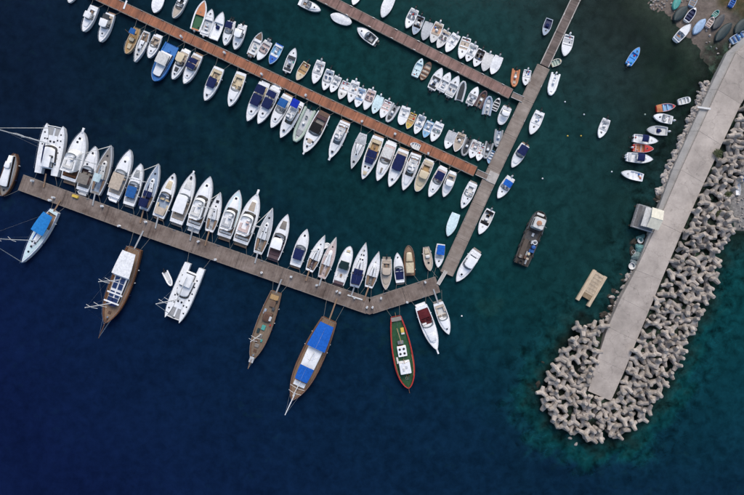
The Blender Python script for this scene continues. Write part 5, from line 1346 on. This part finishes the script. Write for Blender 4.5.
row('from left above the bottom pier', 'boats above the bottom pier', [
 (2, 196, 14.5, 153.5, 14.5, 'lobster', 'brown hulled boat with white roof cut by frame', dict(hull='brown', deck='greyteak', cabins=[(.06, .80, .80, 1.3, 'white'), (.2, .4, .45, 1.8, 'white')], hats=[.86], form='double')),
 (56, 125, 46.2, 174.5, 25.5, 'cat', 'white catamaran with grey bow nets', dict(mh=19)),
 (84.5, 131.5, 68.9, 180.5, 18, 'fly', 'white yacht with brown stern seats', dict(ws='offwhite', aftseat='wood', hat=[(.84, 0), (.76, .3)], prow=.8, aftdeck='wood')),
 (96, 146.5, 82, 190.5, 14.5, 'cruiser', 'white boat with brown-grey cockpit', dict(inn='purplebrown', hat=[.84, (.58, .5)], fd=.48, tender='lightgrey', seat='greyteak', can=[(.14, .36, 'greyteak', .8)], F=1.2, form='yacht')),
 (111.8, 145.5, 95, 194, 14.5, 'sail', 'grey-decked sailboat with glassy cockpit', dict(hull='lightgrey', deck='greyteak', roof='offwhite', inn='bluegrey', can=[(.24, .40, 'cyanwhite', .55)], boom='bluegrey', F=1.3)),
 (131, 149.7, 113, 197, 15.5, 'cruiser', 'white cruiser with beige canopy and stern tender', dict(can=[(.16, .48, 'beige', .80, 1.3)], tender='white', hat=[.74], rail='darkgrey', F=1.3, form='yacht')),
 (141.4, 163.8, 128.4, 205, 13.2, 'cruiser', 'white cruiser with round royal blue cockpit cover', dict(can=[(.18, .44, 'hullblue', .76, .9)], pad=[(.66, .84, 'grey', .6)], hat=[], F=1.2, form='yacht')),
 (159, 163.8, 143.5, 210, 12.8, 'sail', 'white sailboat with navy covers', dict(dodger='navy', can=[(.06, .24, 'navy', .8)], boom='navy', inn='navy', deck='bluegrey')),
 (174.8, 173.5, 158, 217, 14, 'cruiser', 'white cruiser with tan bow pad', dict(pad=[(.64, .82, 'cream', .55)], ws='dark', hat=[.90], seat='cream', inn='bluegrey', can=[(.06, .22, 'beige', .8, .5)], F=1.2, form='yacht')),
 (194, 172.5, 176, 223, 15.5, 'cruiser', 'white cruiser with white hardtop and beige bow', dict(pad=[(.66, .84, 'offwhite', .6)], top=[(.20, .54, 'white')], hat=[(.9, 0), (.87, 0)], inn='beige', seat='beige', F=1.3, form='yacht', prow=.4)),
 (211.3, 177, 193.5, 227.5, 16.5, 'fly', 'white yacht with black-brown windshield', dict(hat=[.82], pl=1.3, plat='offwhite')),
 (220.6, 192.3, 209, 231.5, 12.2, 'sail', 'small white sailboat with dark bow hatch', dict(hat=[(.76, 0, .8), (.64, 0, .4), (.5, 0, .4), (.40, .3, .5)], boom='offwhite', deck='white', inn='lightgrey')),
 (240, 190.5, 224.3, 237, 16.5, 'fly', 'white yacht with bluish foredeck and black windshield', dict(deck='cyanwhite', hat=[.82], seat='lightgrey')),
 (258.2, 193.5, 240.6, 243, 18, 'fly', 'large white yacht with beige bow pad', dict(pad=[(.64, .82, 'beige', .45)], ws='dark', prow=1.0, hat=[], seat='pink')),
 (272.8, 208, 257.6, 253.5, 12.8, 'sail', 'white sailboat with plank-lined deck', dict(deck='lightgrey', boom='grey', inn='greyteak')),
 (288, 214.3, 272.8, 258.5, 14.5, 'cruiser', 'white cruiser with dark triangular bow pad', dict(pad=[(.66, .84, 'greyteak', .6)], top=[(.22, .46, 'white')], ws='dark', inn='purplebrown', seat='purplebrown', aft='purplebrown', plat='purplebrown', hat=[], F=1.3, form='yacht')),
 (307.2, 229, 295, 266, 13, 'cruiser', 'white cruiser with navy square canopy', dict(can=[(.18, .46, 'navy', .76, 1.2)], hat=[.82], F=1.1, form='yacht', seat='white', inn='white')),
 (325, 235, 309, 271, 11.8, 'sail', 'white sailboat with round brown cockpit', dict(inn='purplebrown', boom='darkgrey', hat=[(.60, 0, .4), (.74, 0, .35)], deck='white')),
 (336.3, 237, 321.6, 278, 12, 'sail', 'off-white sailboat with pink stern seats', dict(hull='offwhite', deck='pink', inn='pink', boom='offwhite', hat=[(.76, 0, .4)])),
 (350.3, 246.3, 338.2, 284, 13, 'cruiser', 'round-bowed white cruiser with dark sunroof', dict(can=[(.40, .60, 'darkteal', .72, 1.0)], hat=[], pad=[(.84, .90, 'cream', .5)], inn='white', aft='purplebrown', plat='purplebrown', F=1.1, form='blunt', seat='white')),
 (366, 242.5, 354.4, 287, 13.8, 'sail', 'white sailboat with navy cockpit awning', dict(can=[(.08, .28, 'navy', .85)], dodger='navy', boom='navy', hat=[(.62, .3, .45), (.62, -.3, .45), (.72, .3, .4), (.72, -.3, .4), (.82, 0, .5)], deck='white')),
 (379, 251.5, 368.5, 287.5, 11.8, 'sail', 'slim white sailboat with dark mast', dict(boom='darkgrey', deck='white', hat=[(.7, 0, .3)], mh=8)),
 (385.7, 289.7, 386.7, 259, 11.5, 'cruiser', 'beige-decked boat with bow to pier', dict(hull='offwhite', deck='beige', hat=[], top=[(.28, .52, 'beige')], inn='greyteak', out=1)),
 (397.2, 252.7, 400.4, 282.6, 10.2, 'cruiser', 'white boat with navy cockpit cover', dict(low=[(.10, .46, 'navy')], hat=[.84], seat='white', F=.9)),
 (408.6, 245.3, 410, 275.6, 11.2, 'lobster', 'brown mahogany boat with cream awnings', dict(hull='wood', deck='teak', can=[(.10, .44, 'cream', .74)], cabins=[(.46, .80, .6, .8, 'cream')], form='blunt')),
 (430.2, 271, 426, 246.8, 9.2, 'lobster', 'cream wooden boat with pointed bow down', dict(hull='offwhite', deck='beige', cabins=[(.34, .5, .5, .6, 'offwhite')], pads=[(.1, .28, 'cream', .6)], hats=[.66], mast=.55)),
 (437.8, 267.5, 441, 244, 9.2, 'open', 'white boat with bright blue awning', dict(can=[(.05, .46, 'blue', .86)], lay='console', out=0, F=.85, hatch=True)),
])
boat((329.5, 244.5), (323.5, 246.5), 5.4, 'rib', 'tiny white round dinghy between two sailboats above bottom pier', None, dict(hull='white', inn='white', con=False, out=0, seat='white'))

# ---- big boats below the bottom pier
BP = 'boats below the bottom pier'
boat((22.5, 263), (54.5, 211), 14.5, 'sail', 'white sailboat with blue stern awning below the bottom pier', BP,
     dict(can=[(.07, .42, 'tarpblue', .97)], deck='cyanwhite', hull='white', rail='hullblue', inn='teak', mh=19, boom='blue', roof='white', hat=[(.60, .45, .5), (.60, -.45, .5), (.68, 0, .5), (.78, 0, .5)], F=1.4))
boat((107, 322.5), (135.3, 248.5), 22.5, 'gulet', 'brown wooden sailing ship with white stern awning and solar panels', BP,
     dict(rail='wood', deck='teak', hull='wood', can=[(.05, .36, .86, 'white', 2.2)], cabins=[(.38, .76, 1.75, 1.5, 1.3, 'white')],
          blocks=[], masts=[(.42, 12), (.73, 13.5)], sprit=4.2, sail='navy', pads=[(.66, .76, 1.3, 'navy', 1.1)]))
b_g2 = [o_ for o_ in col.objects if o_.get('label', '').startswith('brown wooden sailing ship')][0]
for k in range(4):
    for sg in (-1, 1):
        mb = MB(); mb.box((0, 0, 0), (1.55, 1.15, .06), .02); p_ = mb.build('solar_panel', SOLAR, b_g2); p_.location = (-1.7 + 1.75 * k + (.5 if k > 1 else 0), sg * .78, 3.05)
for k, xx in enumerate((-2.7, 2.15, 4.6)):
    mb = MB(); mb.box((xx, 0, 3.12), (.4, 4.2, .1), .04); mb.build('roof_beam', gel('white'), b_g2)
boat((172.5, 320), (195, 266), 23.5, 'cat', 'white catamaran moored stern to the bottom pier', BP, dict(mh=15, boom='offwhite'))
boat((171, 286), (164.5, 272.5), 6.6, 'rib', 'small white dinghy tied beside the catamaran', None, dict(hull='white', inn='offwhite', con=False, seat='lightgrey'))
boat((251.8, 360), (276.6, 292), 17, 'gulet', 'small weathered grey-brown wooden ship without awnings', BP,
     dict(hull='wood', rail='teak', deck='oldteak', cabins=[(.30, .44, 1.2, 1.1, .8, 'brown')], blocks=[('deck_box', .17, .2, 1.6, 1.5, .6, 0, 'rust'), ('skylight', .52, 0, 1.3, 1.0, .4, 0, 'teal'), ('hatch_cover', .64, 0, 1.1, 1.0, .3, 0, 'greyteak'), ('gear_crate', .23, .8, .9, .7, .6, 0, 'darkgrey'), ('raft_case', .37, 1.0, 1.2, .6, .5, .7, 'lightgrey'), ('tank', .30, -1.1, 1.4, .6, .5, 0, 'bluegrey'), ('cushion', .08, 0, 1.3, 2.2, .3, 0, 'tan'), ('crate', .70, .7, .7, .5, .4, 0, 'teal'), ('crate', .72, -.6, .7, .6, .5, 0, 'brown'), ('net_heap', .58, -1.0, 1.2, .7, .4, 0, 'darkteal'), ('fuel_can', .46, 1.5, .4, .3, .5, 0, 'red'), ('locker', .78, 0, .9, 1.1, .4, 0, 'greyteak'), ('grill', .12, 1.0, .6, .5, .6, 0, 'black'), ('bow_board', .985, 0, 1.6, 1.2, .12, .4, 'lightgrey')],
          masts=[(.62, 12)], sprit=2.2, spritw='teak', sail='offwhite', mastwood=False, F=1.5))
boat((292.5, 399), (329.5, 319.5), 24.5, 'gulet', 'large reddish wooden ship with bright blue awnings', BP,
     dict(hull='wood', rail='wood', deck='teak', can=[(.04, .34, .84, 'blue', 2.3), (.57, .74, .62, 'blue', 1.9)], cabins=[(.30, .62, 2.1, 2.0, 1.35, 'white')],
          blocks=[('white_locker', .80, 0, 1.2, 3.2, .5, 0, 'white')], masts=[(.40, 13), (.76, 15)], sprit=4.2, spritw='white', sail='white'))
boat((408.7, 388), (395.8, 316.5), 20.5, 'trawler', 'red fishing boat with green deck and white wheelhouse', BP, {})
boat((437, 350), (421, 306), 14.5, 'cruiser', 'white cruiser with maroon cockpit right of the red fishing boat', BP, dict(can=[], low=[(.10, .27, 'maroon')], pad=[(.60, .78, 'white', .7)], hat=[], prow=1.0, F=1.3, form='yacht', fd=.42, seat='maroon', inn='maroon'))
boat((448.9, 334.4), (438.2, 303), 11.8, 'cruiser', 'smaller white cruiser below the short pier arm', BP, dict(hat=[.82], seat='beige', inn='offwhite', F=1.0))
boat((541.8, 211.5), (521, 264.5), 17, 'barge', 'dark rusty work barge with white wheelhouse in open water', None, {})

# ---- moored by the breakwater
row('from top beside the breakwater', 'boats beside the breakwater', [
 (691, 99, 679, 102, 6.4, 'row', 'small white square dinghy', dict(hull='white', inn='offwhite', thwart='white', form='barge', thw=(.3, .62))),
 (675.8, 105.8, 657, 108.6, 7.6, 'row', 'red boat with blue inside', dict(hull='red', inn='paleblue', thwart='lightblue', deck='red', cov='orange', c0=.02, c1=.3)),
 (653.5, 115.9, 672.7, 120.3, 8.8, 'open', 'white boat with bow to left', dict(lay='windshield', fd=.55)),
 (646.9, 129.4, 667.7, 131.4, 9.2, 'open', 'pale grey boat with navy engine cover', dict(hull='lightgrey', inn='offwhite', lay='none', spot=(.42, 'navy'), fd=.62)),
 (657.6, 141.5, 633.5, 138, 8.8, 'open', 'white boat with small navy canopy', dict(lay='bench', can=[(.26, .52, 'navy', .8)], F=.75)),
 (653.5, 149, 633.3, 147.6, 8.2, 'open', 'orange-red open boat', dict(hull='red', deck='red', inn='orange', lay='bench', thwart='pink', seat='red')),
 (652.5, 159.7, 626.8, 156.8, 9.8, 'open', 'white boat with large navy canopy', dict(lay='windshield', can=[(.32, .60, 'navy', .82)], F=.75, out=2)),
 (621.2, 172.4, 643.2, 177.8, 8.8, 'open', 'plain white boat with bow to left', dict(lay='bench', fd=.6, inn='white', out=0, hatch=False)),
])
boat((599.3, 138), (607, 119), 8.8, 'open', 'white boat floating alone in the green water', None, dict(lay='console', fd=.6))
boat((639.5, 47.5), (628.6, 64.2), 7.8, 'open', 'bright blue boat floating alone off the beach', None, dict(hull='skyblue', deck='skyblue', inn='skyblue', lay='bench', thwart='skyblue', out=1, cowl='white', hatch=True))

# ---- on the beach
BG = 'boats pulled up on the beach'
def beach(bow, stern, wd, kind, label, o):
    mx, my = (bow[0] + stern[0]) / 2, (bow[1] + stern[1]) / 2
    z = max(0.02, max(ground_z(mx, my), ground_z(*bow) * .9, ground_z(*stern) * .9)) + (.02 if kind == 'turned' else .12)
    boat(bow, stern, wd, kind, label, BG, o, z0=z)
beach((681, -4), (674.5, 9), 7.4, 'turned', 'teal green upturned boat at the top edge of the beach', dict(hull='teal'))
beach((688, 6), (675, 20), 10, 'turned', 'dark teal upturned boat beside the teal green one', dict(hull='darkteal'))
beach((697, -5), (691.5, 6), 6.5, 'row', 'pale grey-blue rowing boat at the beach top edge', dict(hull='paleblue', inn='lightgrey'))
beach((696.3, 7.5), (687, 20.5), 7.4, 'row', 'white boat with navy inside on the beach', dict(hull='white', inn='navy', thwart='navy', deck='white'))
beach((690.5, 24.5), (676, 40), 8.6, 'open', 'white motorboat half pulled onto the sand', dict(lay='windshield', fd=.45, out=0, inn='lightgrey'))
beach((706.3, 18.5), (694.5, 33.5), 8.4, 'turned', 'pale blue upturned boat on the sand', dict(hull='paleblue'))
beach((714.5, 16.5), (708, 26.5), 5.6, 'row', 'small pinkish rowing boat on the beach', dict(hull='pink', inn='beige', thwart='pink'))
beach((719.5, 10), (714, 16), 5.0, 'row', 'tiny teal dinghy on the upper beach', dict(hull='teal', inn='teal', thwart='sage'))
beach((725, 14), (714, 28.5), 8.6, 'turned', 'black upturned boat behind the longest black one', dict(hull='darkgrey'))
beach((732.5, 22.5), (716.5, 40.5), 9.4, 'turned', 'longest black upturned boat on the beach', dict(hull='darkteal'))
beach((749, 18), (736, 33), 10, 'turned', 'dark green upturned boat at the right edge', dict(hull='darkteal'))
beach((750, 31), (732, 41), 8, 'row', 'blue-grey boat full of gear by the road', dict(hull='paleblue', inn='bluegrey', thwart='hullblue', gear='lightblue'))
beach((736, -3), (731, 6), 5.5, 'row', 'blue dinghy on the grass at the top right', dict(hull='blue', inn='hullblue', thwart='blue'))
beach((739, 181), (738.6, 195), 4.8, 'row', 'narrow white kayak-like boat on the gravel patch', dict(hull='white', inn='white', thwart='offwhite', thw=(.4,)))
beach((746, 165), (742.5, 181), 6, 'row', 'blue boat cut by the right edge above the gravel', dict(hull='hullblue', inn='blue', thwart='lightblue'))

# ------------------------------------------------------------------ floating raft
ra, rb, rc, rd = (594, 269.5), (607.4, 277.3), (589.7, 307.6), (576.4, 299)
A = np.array(P(*lerp(ra, rb, .5), .8)[:2]); B = np.array(P(*lerp(rc, rd, .5), .8)[:2])
d = A - B; RL = np.linalg.norm(d); mid = (A + B) / 2
raft = empty('raft', (mid[0], mid[1], 0), math.atan2(d[1], d[0])); tag(raft, 'tan wooden raft with two long floats in the harbour', 'raft')
RW = 15.4 * S; PLY = mat('raw_timber', (.54, .42, .29), .75, .3, 1.2, bump=.01, stretch=(.4, 3, 3))
for sg in (-1, 1):
    mb = MB(); mb.box((0, sg * (RW / 2 - .42), .35), (RL, .84, 1.0), .06); mb.build('float', PLY, raft)
n = 22
for k in range(n):
    x0 = -RL / 2 + 1.9 + (RL - 2.0) * k / n; l_ = (RL - 2.0) / n - .035
    mb = MB(); mb.box((x0 + l_ / 2, 0, .72 + rng.uniform(-.01, .012)), (l_, RW - 1.7, .10), .015)
    mb.build('plank', mat('raft_plank_%d' % (k % 3), [(.50, .39, .27), (.43, .34, .24), (.54, .43, .31)][k % 3], .8, .3, 1.5), raft, False)
mb = MB(); mb.box((-RL / 2 + 2.2, 0, .80), (1.3, RW - 1.75, .06), .01); mb.build('landing_step', mat('worn_ply', (.24, .17, .10), .8, .3, 2), raft, False)

# ------------------------------------------------------------------ harbour cabin on the breakwater
hc_ = P(648.5, 219, 1.55)
ang = R(-17)
hut = empty('harbour_cabin', (hc_[0] + .25, hc_[1], 1.55), ang); hut.scale = (.84, 1.22, 1); tag(hut, 'small white cabin with cream gabled roof and grey deck on breakwater', 'cabin')
HW = mat('cabin_wall', (.66, .67, .68), .6, .15, 1.2); RF = mat('cream_roof', (.66, .62, .50), .6, .16, 1.2); RF2 = mat('grey_deck', (.20, .20, .205), .8, .3, 1.5)
mb = MB(); mb.box((-1.6, -.2, -.1), (7.0, 5.2, .22), .03); mb.build('deck', RF2, hut, False)
for k in range(10):
    mb = MB(); mb.box((-4.9 + k * .19, -.2, .035), (.17, 5.1, .05), .01); mb.build('deck_board', mat('deck_board_%d' % (k % 2), [(.14, .135, .135), (.19, .18, .18)][k % 2], .8, .3, 2), hut, False)
for (x, y) in ((-4.8, -2.4), (-4.8, 2.0), (-2.4, -2.4), (-2.4, 2.0)):
    mb = MB(); mb.tube([(x, y, -.2), (x, y, -3.4)], .16, 8); mb.build('pile', wood('brown'), hut)
mb = MB(); mb.box((.35, 0, 1.15), (3.3, 3.9, 2.3), .03); wl = mb.build('wall', HW, hut, False)
for yy in (-1.1, 0, 1.1):
    mb = MB(); mb.box((-1.31, yy, 1.35), (.06, .8, .95), 0); wn_ = mb.build('window', DARKGLASS, hut, False)
    mb = MB(); mb.box((-1.35, yy, .85), (.14, .95, .07), 0); mb.build('window_sill', HW, wn_, False)
mb = MB(); mb.box((.2, -1.97, 1.0), (.9, .06, 1.9), 0); mb.build('door', mat('door_blue', (.14, .20, .27), .5), hut, False)
mb = MB(); mb.box((1.3, -1.97, 1.4), (.7, .06, .8), 0); mb.build('window', DARKGLASS, hut, False)
mb = MB()
for sg in (-1, 1):
    a_ = [(-1.55, sg * 2.2, 2.22), (2.25, sg * 2.2, 2.22), (2.25, 0, 3.0), (-1.55, 0, 3.0)]
    m2 = MB(); up = [(x, y, z + .1) for x, y, z in a_]
    if sg > 0: m2.loft([a_, up])
    else: m2.loft([a_[::-1], up[::-1]])
    m2.build('roof_slope', RF, hut, False)
mb = MB(); mb.tube([(-1.55, 0, 3.1), (2.25, 0, 3.1)], .07, 6); mb.build('ridge_cap', RF, hut)
mb = MB()
pth = [(-1.3, 2.3, .95), (-4.95, 2.3, .95), (-4.95, -2.7, .95), (1.8, -2.7, .95)]
mb.tube(pth, .035, 5); mb.tube([(a, b_, c - .45) for a, b_, c in pth], .025, 5); mb.build('railing', ALU, hut)
for (x, y) in [(-4.95, -2.7 + k * 1.0) for k in range(6)] + [(-4.95 + k * 1.12, -2.7) for k in range(1, 7)] + [(-4.95 + k * 1.2, 2.3) for k in range(1, 4)]:
    mb = MB(); mb.tube([(x, y, 0), (x, y, .97)], .03, 4); mb.build('railing_post', ALU, hut)
mb = MB()
mb.canopy = None
mb.grid([[(-3.1, -2.2, 1.7), (-3.1, 0, 1.75), (-3.1, 2.0, 1.7)], [(-1.35, -2.2, 2.15), (-1.35, 0, 2.2), (-1.35, 2.0, 2.15)]]); mb.build('porch_awning', fab('offwhite'), hut)

# nets, tubs and pots below the cabin
def netpile(px, py, r, h, c, label):
    mb = MB(); rows = []; r_ = random.Random(int(px * 7 + py))
    for k in range(5):
        f = k / 4; row_ = []
        for j in range(14):
            a = 2 * math.pi * j / 14; rr = r * (1 - f ** 1.6 * .93) * (1 + .22 * math.sin(3 * a + r_.random() * 2) + r_.uniform(-.12, .12))
            row_.append((rr * math.cos(a), rr * math.sin(a) * .8, h * f + r_.uniform(-.06, .06)))
        rows.append(row_)
    mb.loft(rows); z = max(.15, ground_z(px, py))
    o = mb.build('net_pile', mat('net_' + c[0], c[1], .95, .5, 4, bump=.15), None, True, 30); o.location = P(px, py, z); o.rotation_euler = (0, 0, r_.uniform(0, 6)); tag(o, label, 'fishing net')
netpile(640, 248, 1.6, .8, ('turquoise', (.14, .30, .29)), 'turquoise fishing net heap just below the cabin')
netpile(636.5, 256, 1.4, .7, ('greygreen', (.20, .27, .26)), 'grey-green fishing net heap below the turquoise one')
netpile(641, 238, 1.2, .6, ('teal', (.07, .17, .17)), 'dark teal net heap at the foot of the cabin')
netpile(634.5, 264, 1.3, .6, ('greyblue', (.18, .22, .24)), 'lowest grey-blue net heap on the breakwater edge')
for (px, py, s, lb) in ((639.5, 240.5, .75, 'white round tub right under the cabin deck'), (631, 266, .9, 'big white round tub by the lowest net heap'), (629.5, 276, .7, 'white round tub at the lower end of the nets'), (633, 252, .55, 'small white tub left of the net heaps')):
    mb = MB(); mb.lathe((0, 0, 0), [(.8, 0), (1, .5), (1.06, .62), (.95, .62), (.85, .15), (.02, .14)], 14)
    o = mb.build('tub', gel('offwhite'), None); o.location = P(px, py, max(.2, ground_z(px, py)) + .05); o.scale = (s, s, s); tag(o, lb, 'tub')

# pale ladder-like boat gangway leaning over the ledge
mb = MB(); mb.box((0, 0, 0), (3.6, .5, .12), .03); o = mb.build('gangplank', deckm('offwhite'), None, False); o.location = P(704, 108, 1.75); o.rotation_euler = (0, 0, R(-8)); tag(o, 'white gangplank lying across the breakwater ledge', 'gangplank')

# ------------------------------------------------------------------ fittings on the piers
def pedestal(px, py, i, where):
    root = empty('service_pedestal', P(px, py, 1.0), rng.uniform(0, 3)); tag(root, 'white service box, ' + ORD[i] + ' from left on ' + where, 'service box', 'service boxes on ' + where)
    mb = MB(); mb.box((0, 0, .45), (.55, .42, .9), .05); mb.build('housing', gel('white'), root)
    mb = MB(); mb.box((0, 0, .95), (.62, .5, .1), .04); mb.build('lid', gel('lightgrey'), root)
for i, (x, y) in enumerate([(33.5, 181), (51, 200.5), (54.5, 197.7), (103, 206.3), (120, 226), (146.5, 222), (199, 241.5), (216, 259.5), (262, 272.5), (291.5, 276.7), (317, 285), (337, 291)]): pedestal(x, y, i, 'the bottom pier')
for i, (x, y) in enumerate([(340, 292.5), (354.5, 297.5), (367, 307), (372.5, 307), (381, 298), (407, 302), (425, 282)]): pedestal(x, y, i, 'the pier near the bend')
for i, (x, y) in enumerate([(182, 37.5), (225, 53.5), (262, 75), (306, 96), (362, 122), (395, 134.5), (428, 154)]): pedestal(x, y, i, 'the orange pier')
mb = MB(); mb.box((0, 0, .3), (1.6, .7, .6), .06); o = mb.build('storage_box', deckm('yellow'), None); o.location = P(76, 196.5, 1.0); o.rotation_euler = (0, 0, R(-20)); tag(o, 'yellow storage box on the bottom pier', 'box')
mb = MB(); mb.box((0, 0, .1), (4.2, .35, .2), .04); o = mb.build('white_plank', gel('offwhite'), None, False); o.location = P(355, 297.3, 1.0); o.rotation_euler = (0, 0, R(-18)); tag(o, 'white plank lying on the bottom pier before the bend', 'plank')
mb = MB(); mb.box((0, 0, 0), (2.4, .45, .1), .02); o = mb.build('gangplank', gel('white'), None, False); o.location = P(125.2, 4.8, 1.12); o.rotation_euler = (0, 0, R(70)); tag(o, 'white gangplank on the orange pier near the top edge', 'gangplank')

# gangplanks and mooring lines from the sterns to the bottom pier
def nearest(px, py, path):
    best = None
    for (a, c) in zip(path, path[1:]):
        a = np.array(a); c = np.array(c); e = c - a; t = np.clip(np.dot((px, py) - a, e) / np.dot(e, e), 0, 1); q = a + t * e; dd = np.hypot(*(q - (px, py)))
        if best is None or dd < best[0]: best = (dd, q)
    return best
PB = [(20.5, 182.3), (150, 229.8), (369, 306.3), (438, 284.3)]; PO = [(88, -9), (150, 20), (320, 100), (475.5, 171.5)]
for o_ in [q for q in col.objects if q.get('group') in ('boats above the bottom pier', BP, 'boats below the orange pier')]:
    grp = o_['group']; path, hwp = (PO, 5.0) if 'orange' in grp else (PB, 7.6)
    ch = [c for c in o_.children if c.name.startswith('hull')]
    if not ch: continue
    xs = [v.co.x for v in ch[0].data.vertices]; L = max(xs) - min(xs); rz = o_.rotation_euler.z; c0 = np.array(o_.location[:2])
    dv = np.array((math.cos(rz), math.sin(rz))); nv = np.array((-dv[1], dv[0]))
    ends = [c0 - dv * L / 2, c0 + dv * L / 2]
    pix = [(e[0] / S + CX, CY - e[1] / S) for e in ends]
    dd = [nearest(*p, path)[0] for p in pix]
    k = 0 if dd[0] <= dd[1] else 1
    q = nearest(*pix[k], path)[1]; qq = np.array(P(q[0], q[1], 1.05)[:2]); dirp = ends[k] - qq; ln = np.linalg.norm(dirp)
    if ln < 1 or ln > 16: continue
    dirp /= ln; side = np.array((-dirp[1], dirp[0])); pe = qq + dirp * (hwp * S - .3)
    ys = [abs(v.co.y) for v in ch[0].data.vertices if abs(v.co.x - (min(xs) if k == 0 else max(xs))) < .8]; wend = max(ys) * .8 if ys else .3
    zz = max(v.co.z for v in ch[0].data.vertices) * .8
    inv = lambda p, z: tuple(np.array((np.dot(np.array(p) - c0, dv), np.dot(np.array(p) - c0, nv), z)))
    for sg in (-1, 1):
        a = ends[k] + nv * sg * wend * (1 if np.dot(nv, side) > 0 else -1); e = pe + side * sg * (wend + .9)
        m_ = (a + e) / 2
        mb = MB(); mb.tube([inv(a, zz), inv(m_, (zz + 1.05) / 2 - .15), inv(e, 1.08)], .028, 4); mb.build('mooring_line', ROPE, o_)
    seed_n[0] += 1
    if k == 0 and (seed_n[0] * 7) % 10 < 5 and grp != 'boats below the orange pier' and ln - hwp * S > .8 and o_.name.split('.')[0] in ('motor_yacht', 'wooden_sailing_ship', 'cabin_cruiser', 'sailboat', 'catamaran'):
        a = ends[0] + dv * .2; e = pe - dirp * .9
        A3 = np.array(inv(a, zz)); B3 = np.array(inv(e, 1.2)); w3 = np.array((0, .19, 0))
        mb = MB(); up = np.array((0, 0, .07)); ids = [tuple(A3 - w3), tuple(B3 - w3), tuple(B3 + w3), tuple(A3 + w3)]
        mb.loft([ids[::-1], [tuple(np.array(i_) + up) for i_ in ids[::-1]]]); mb.build('gangway', wood('teak') if seed_n[0] % 2 else deckm('grey'), o_, False)

# mooring buoys
for (px, py, c, lb) in ((565, 102, 'white', 'white mooring buoy between walkway and lone white boat'), (584, 114.6, 'white', 'small white buoy nearest the lone white boat'), (567.6, 136, 'yellow', 'yellow buoy right of the walkway, left of its twin'), (581, 136, 'yellow', 'yellow buoy nearer the lone white boat'),
                        (645, 114.6, 'sage', 'pale green buoy left of the breakwater boats'), (611.7, 171.8, 'white', 'white buoy left of the lowest breakwater boat'), (461.7, 316, 'white', 'white buoy right of the smaller white cruiser'), (542.5, 178.6, 'white', 'white buoy above the work barge')):
    mb = MB(); mb.lathe((0, 0, 0), [(.04, -.2), (.17, -.1), (.22, .04), (.17, .16), (.07, .22), (.04, .3)], 10)
    o = mb.build('buoy', mat('buoy_' + c, COL[c], .5), None); o.location = P(px, py, .02); tag(o, lb, 'buoy')

# shrubs between the tetrapods
def shrub(px, py, r, z, label):
    r_ = random.Random(int(px)); root = empty('shrub', P(px, py, z)); tag(root, label, 'shrub', 'shrubs on the breakwater')
    mb = MB()
    for k in range(7):
        a = r_.uniform(0, 6.28); mb.tube([(0, 0, -.6), (.3 * r * math.cos(a), .3 * r * math.sin(a), .3), (.7 * r * math.cos(a), .7 * r * math.sin(a), .6 + r_.uniform(0, .3))], .04, 4, .015)
    mb.build('stem', wood('brown'), root)
    mb = MB()
    for k in range(420):
        a = r_.uniform(0, 6.28); q = r * math.sqrt(r_.random()) * r_.uniform(.7, 1.1); h = r_.uniform(0, .9) * (1 - .5 * q / r) + .15
        c = np.array((q * math.cos(a), q * math.sin(a), h)); d = np.array((r_.gauss(0, 1), r_.gauss(0, 1), r_.gauss(0, .5))); d /= np.linalg.norm(d); e = np.cross(d, (r_.gauss(0, .4), r_.gauss(0, .4), 1)); e /= np.linalg.norm(e); l = r_.uniform(.1, .2)
        i = mb.add([tuple(c - d * l), tuple(c + e * l * .45), tuple(c + d * l), tuple(c - e * l * .45)]); mb.f.append(tuple(i))
    mb.build('foliage', mat('leaf', (.065, .085, .025), .7, .5, 2.5), root, False)
shrub(717, 153.5, 1.3, 1.9, 'green shrub beside the road on the upper breakwater')
shrub(727.5, 195, 1.2, 1.3, 'olive shrub among tetrapods left of the white kayak-like boat')
shrub(718.5, 214, 1.0, 1.2, 'olive shrub among tetrapods near the gravel patch')
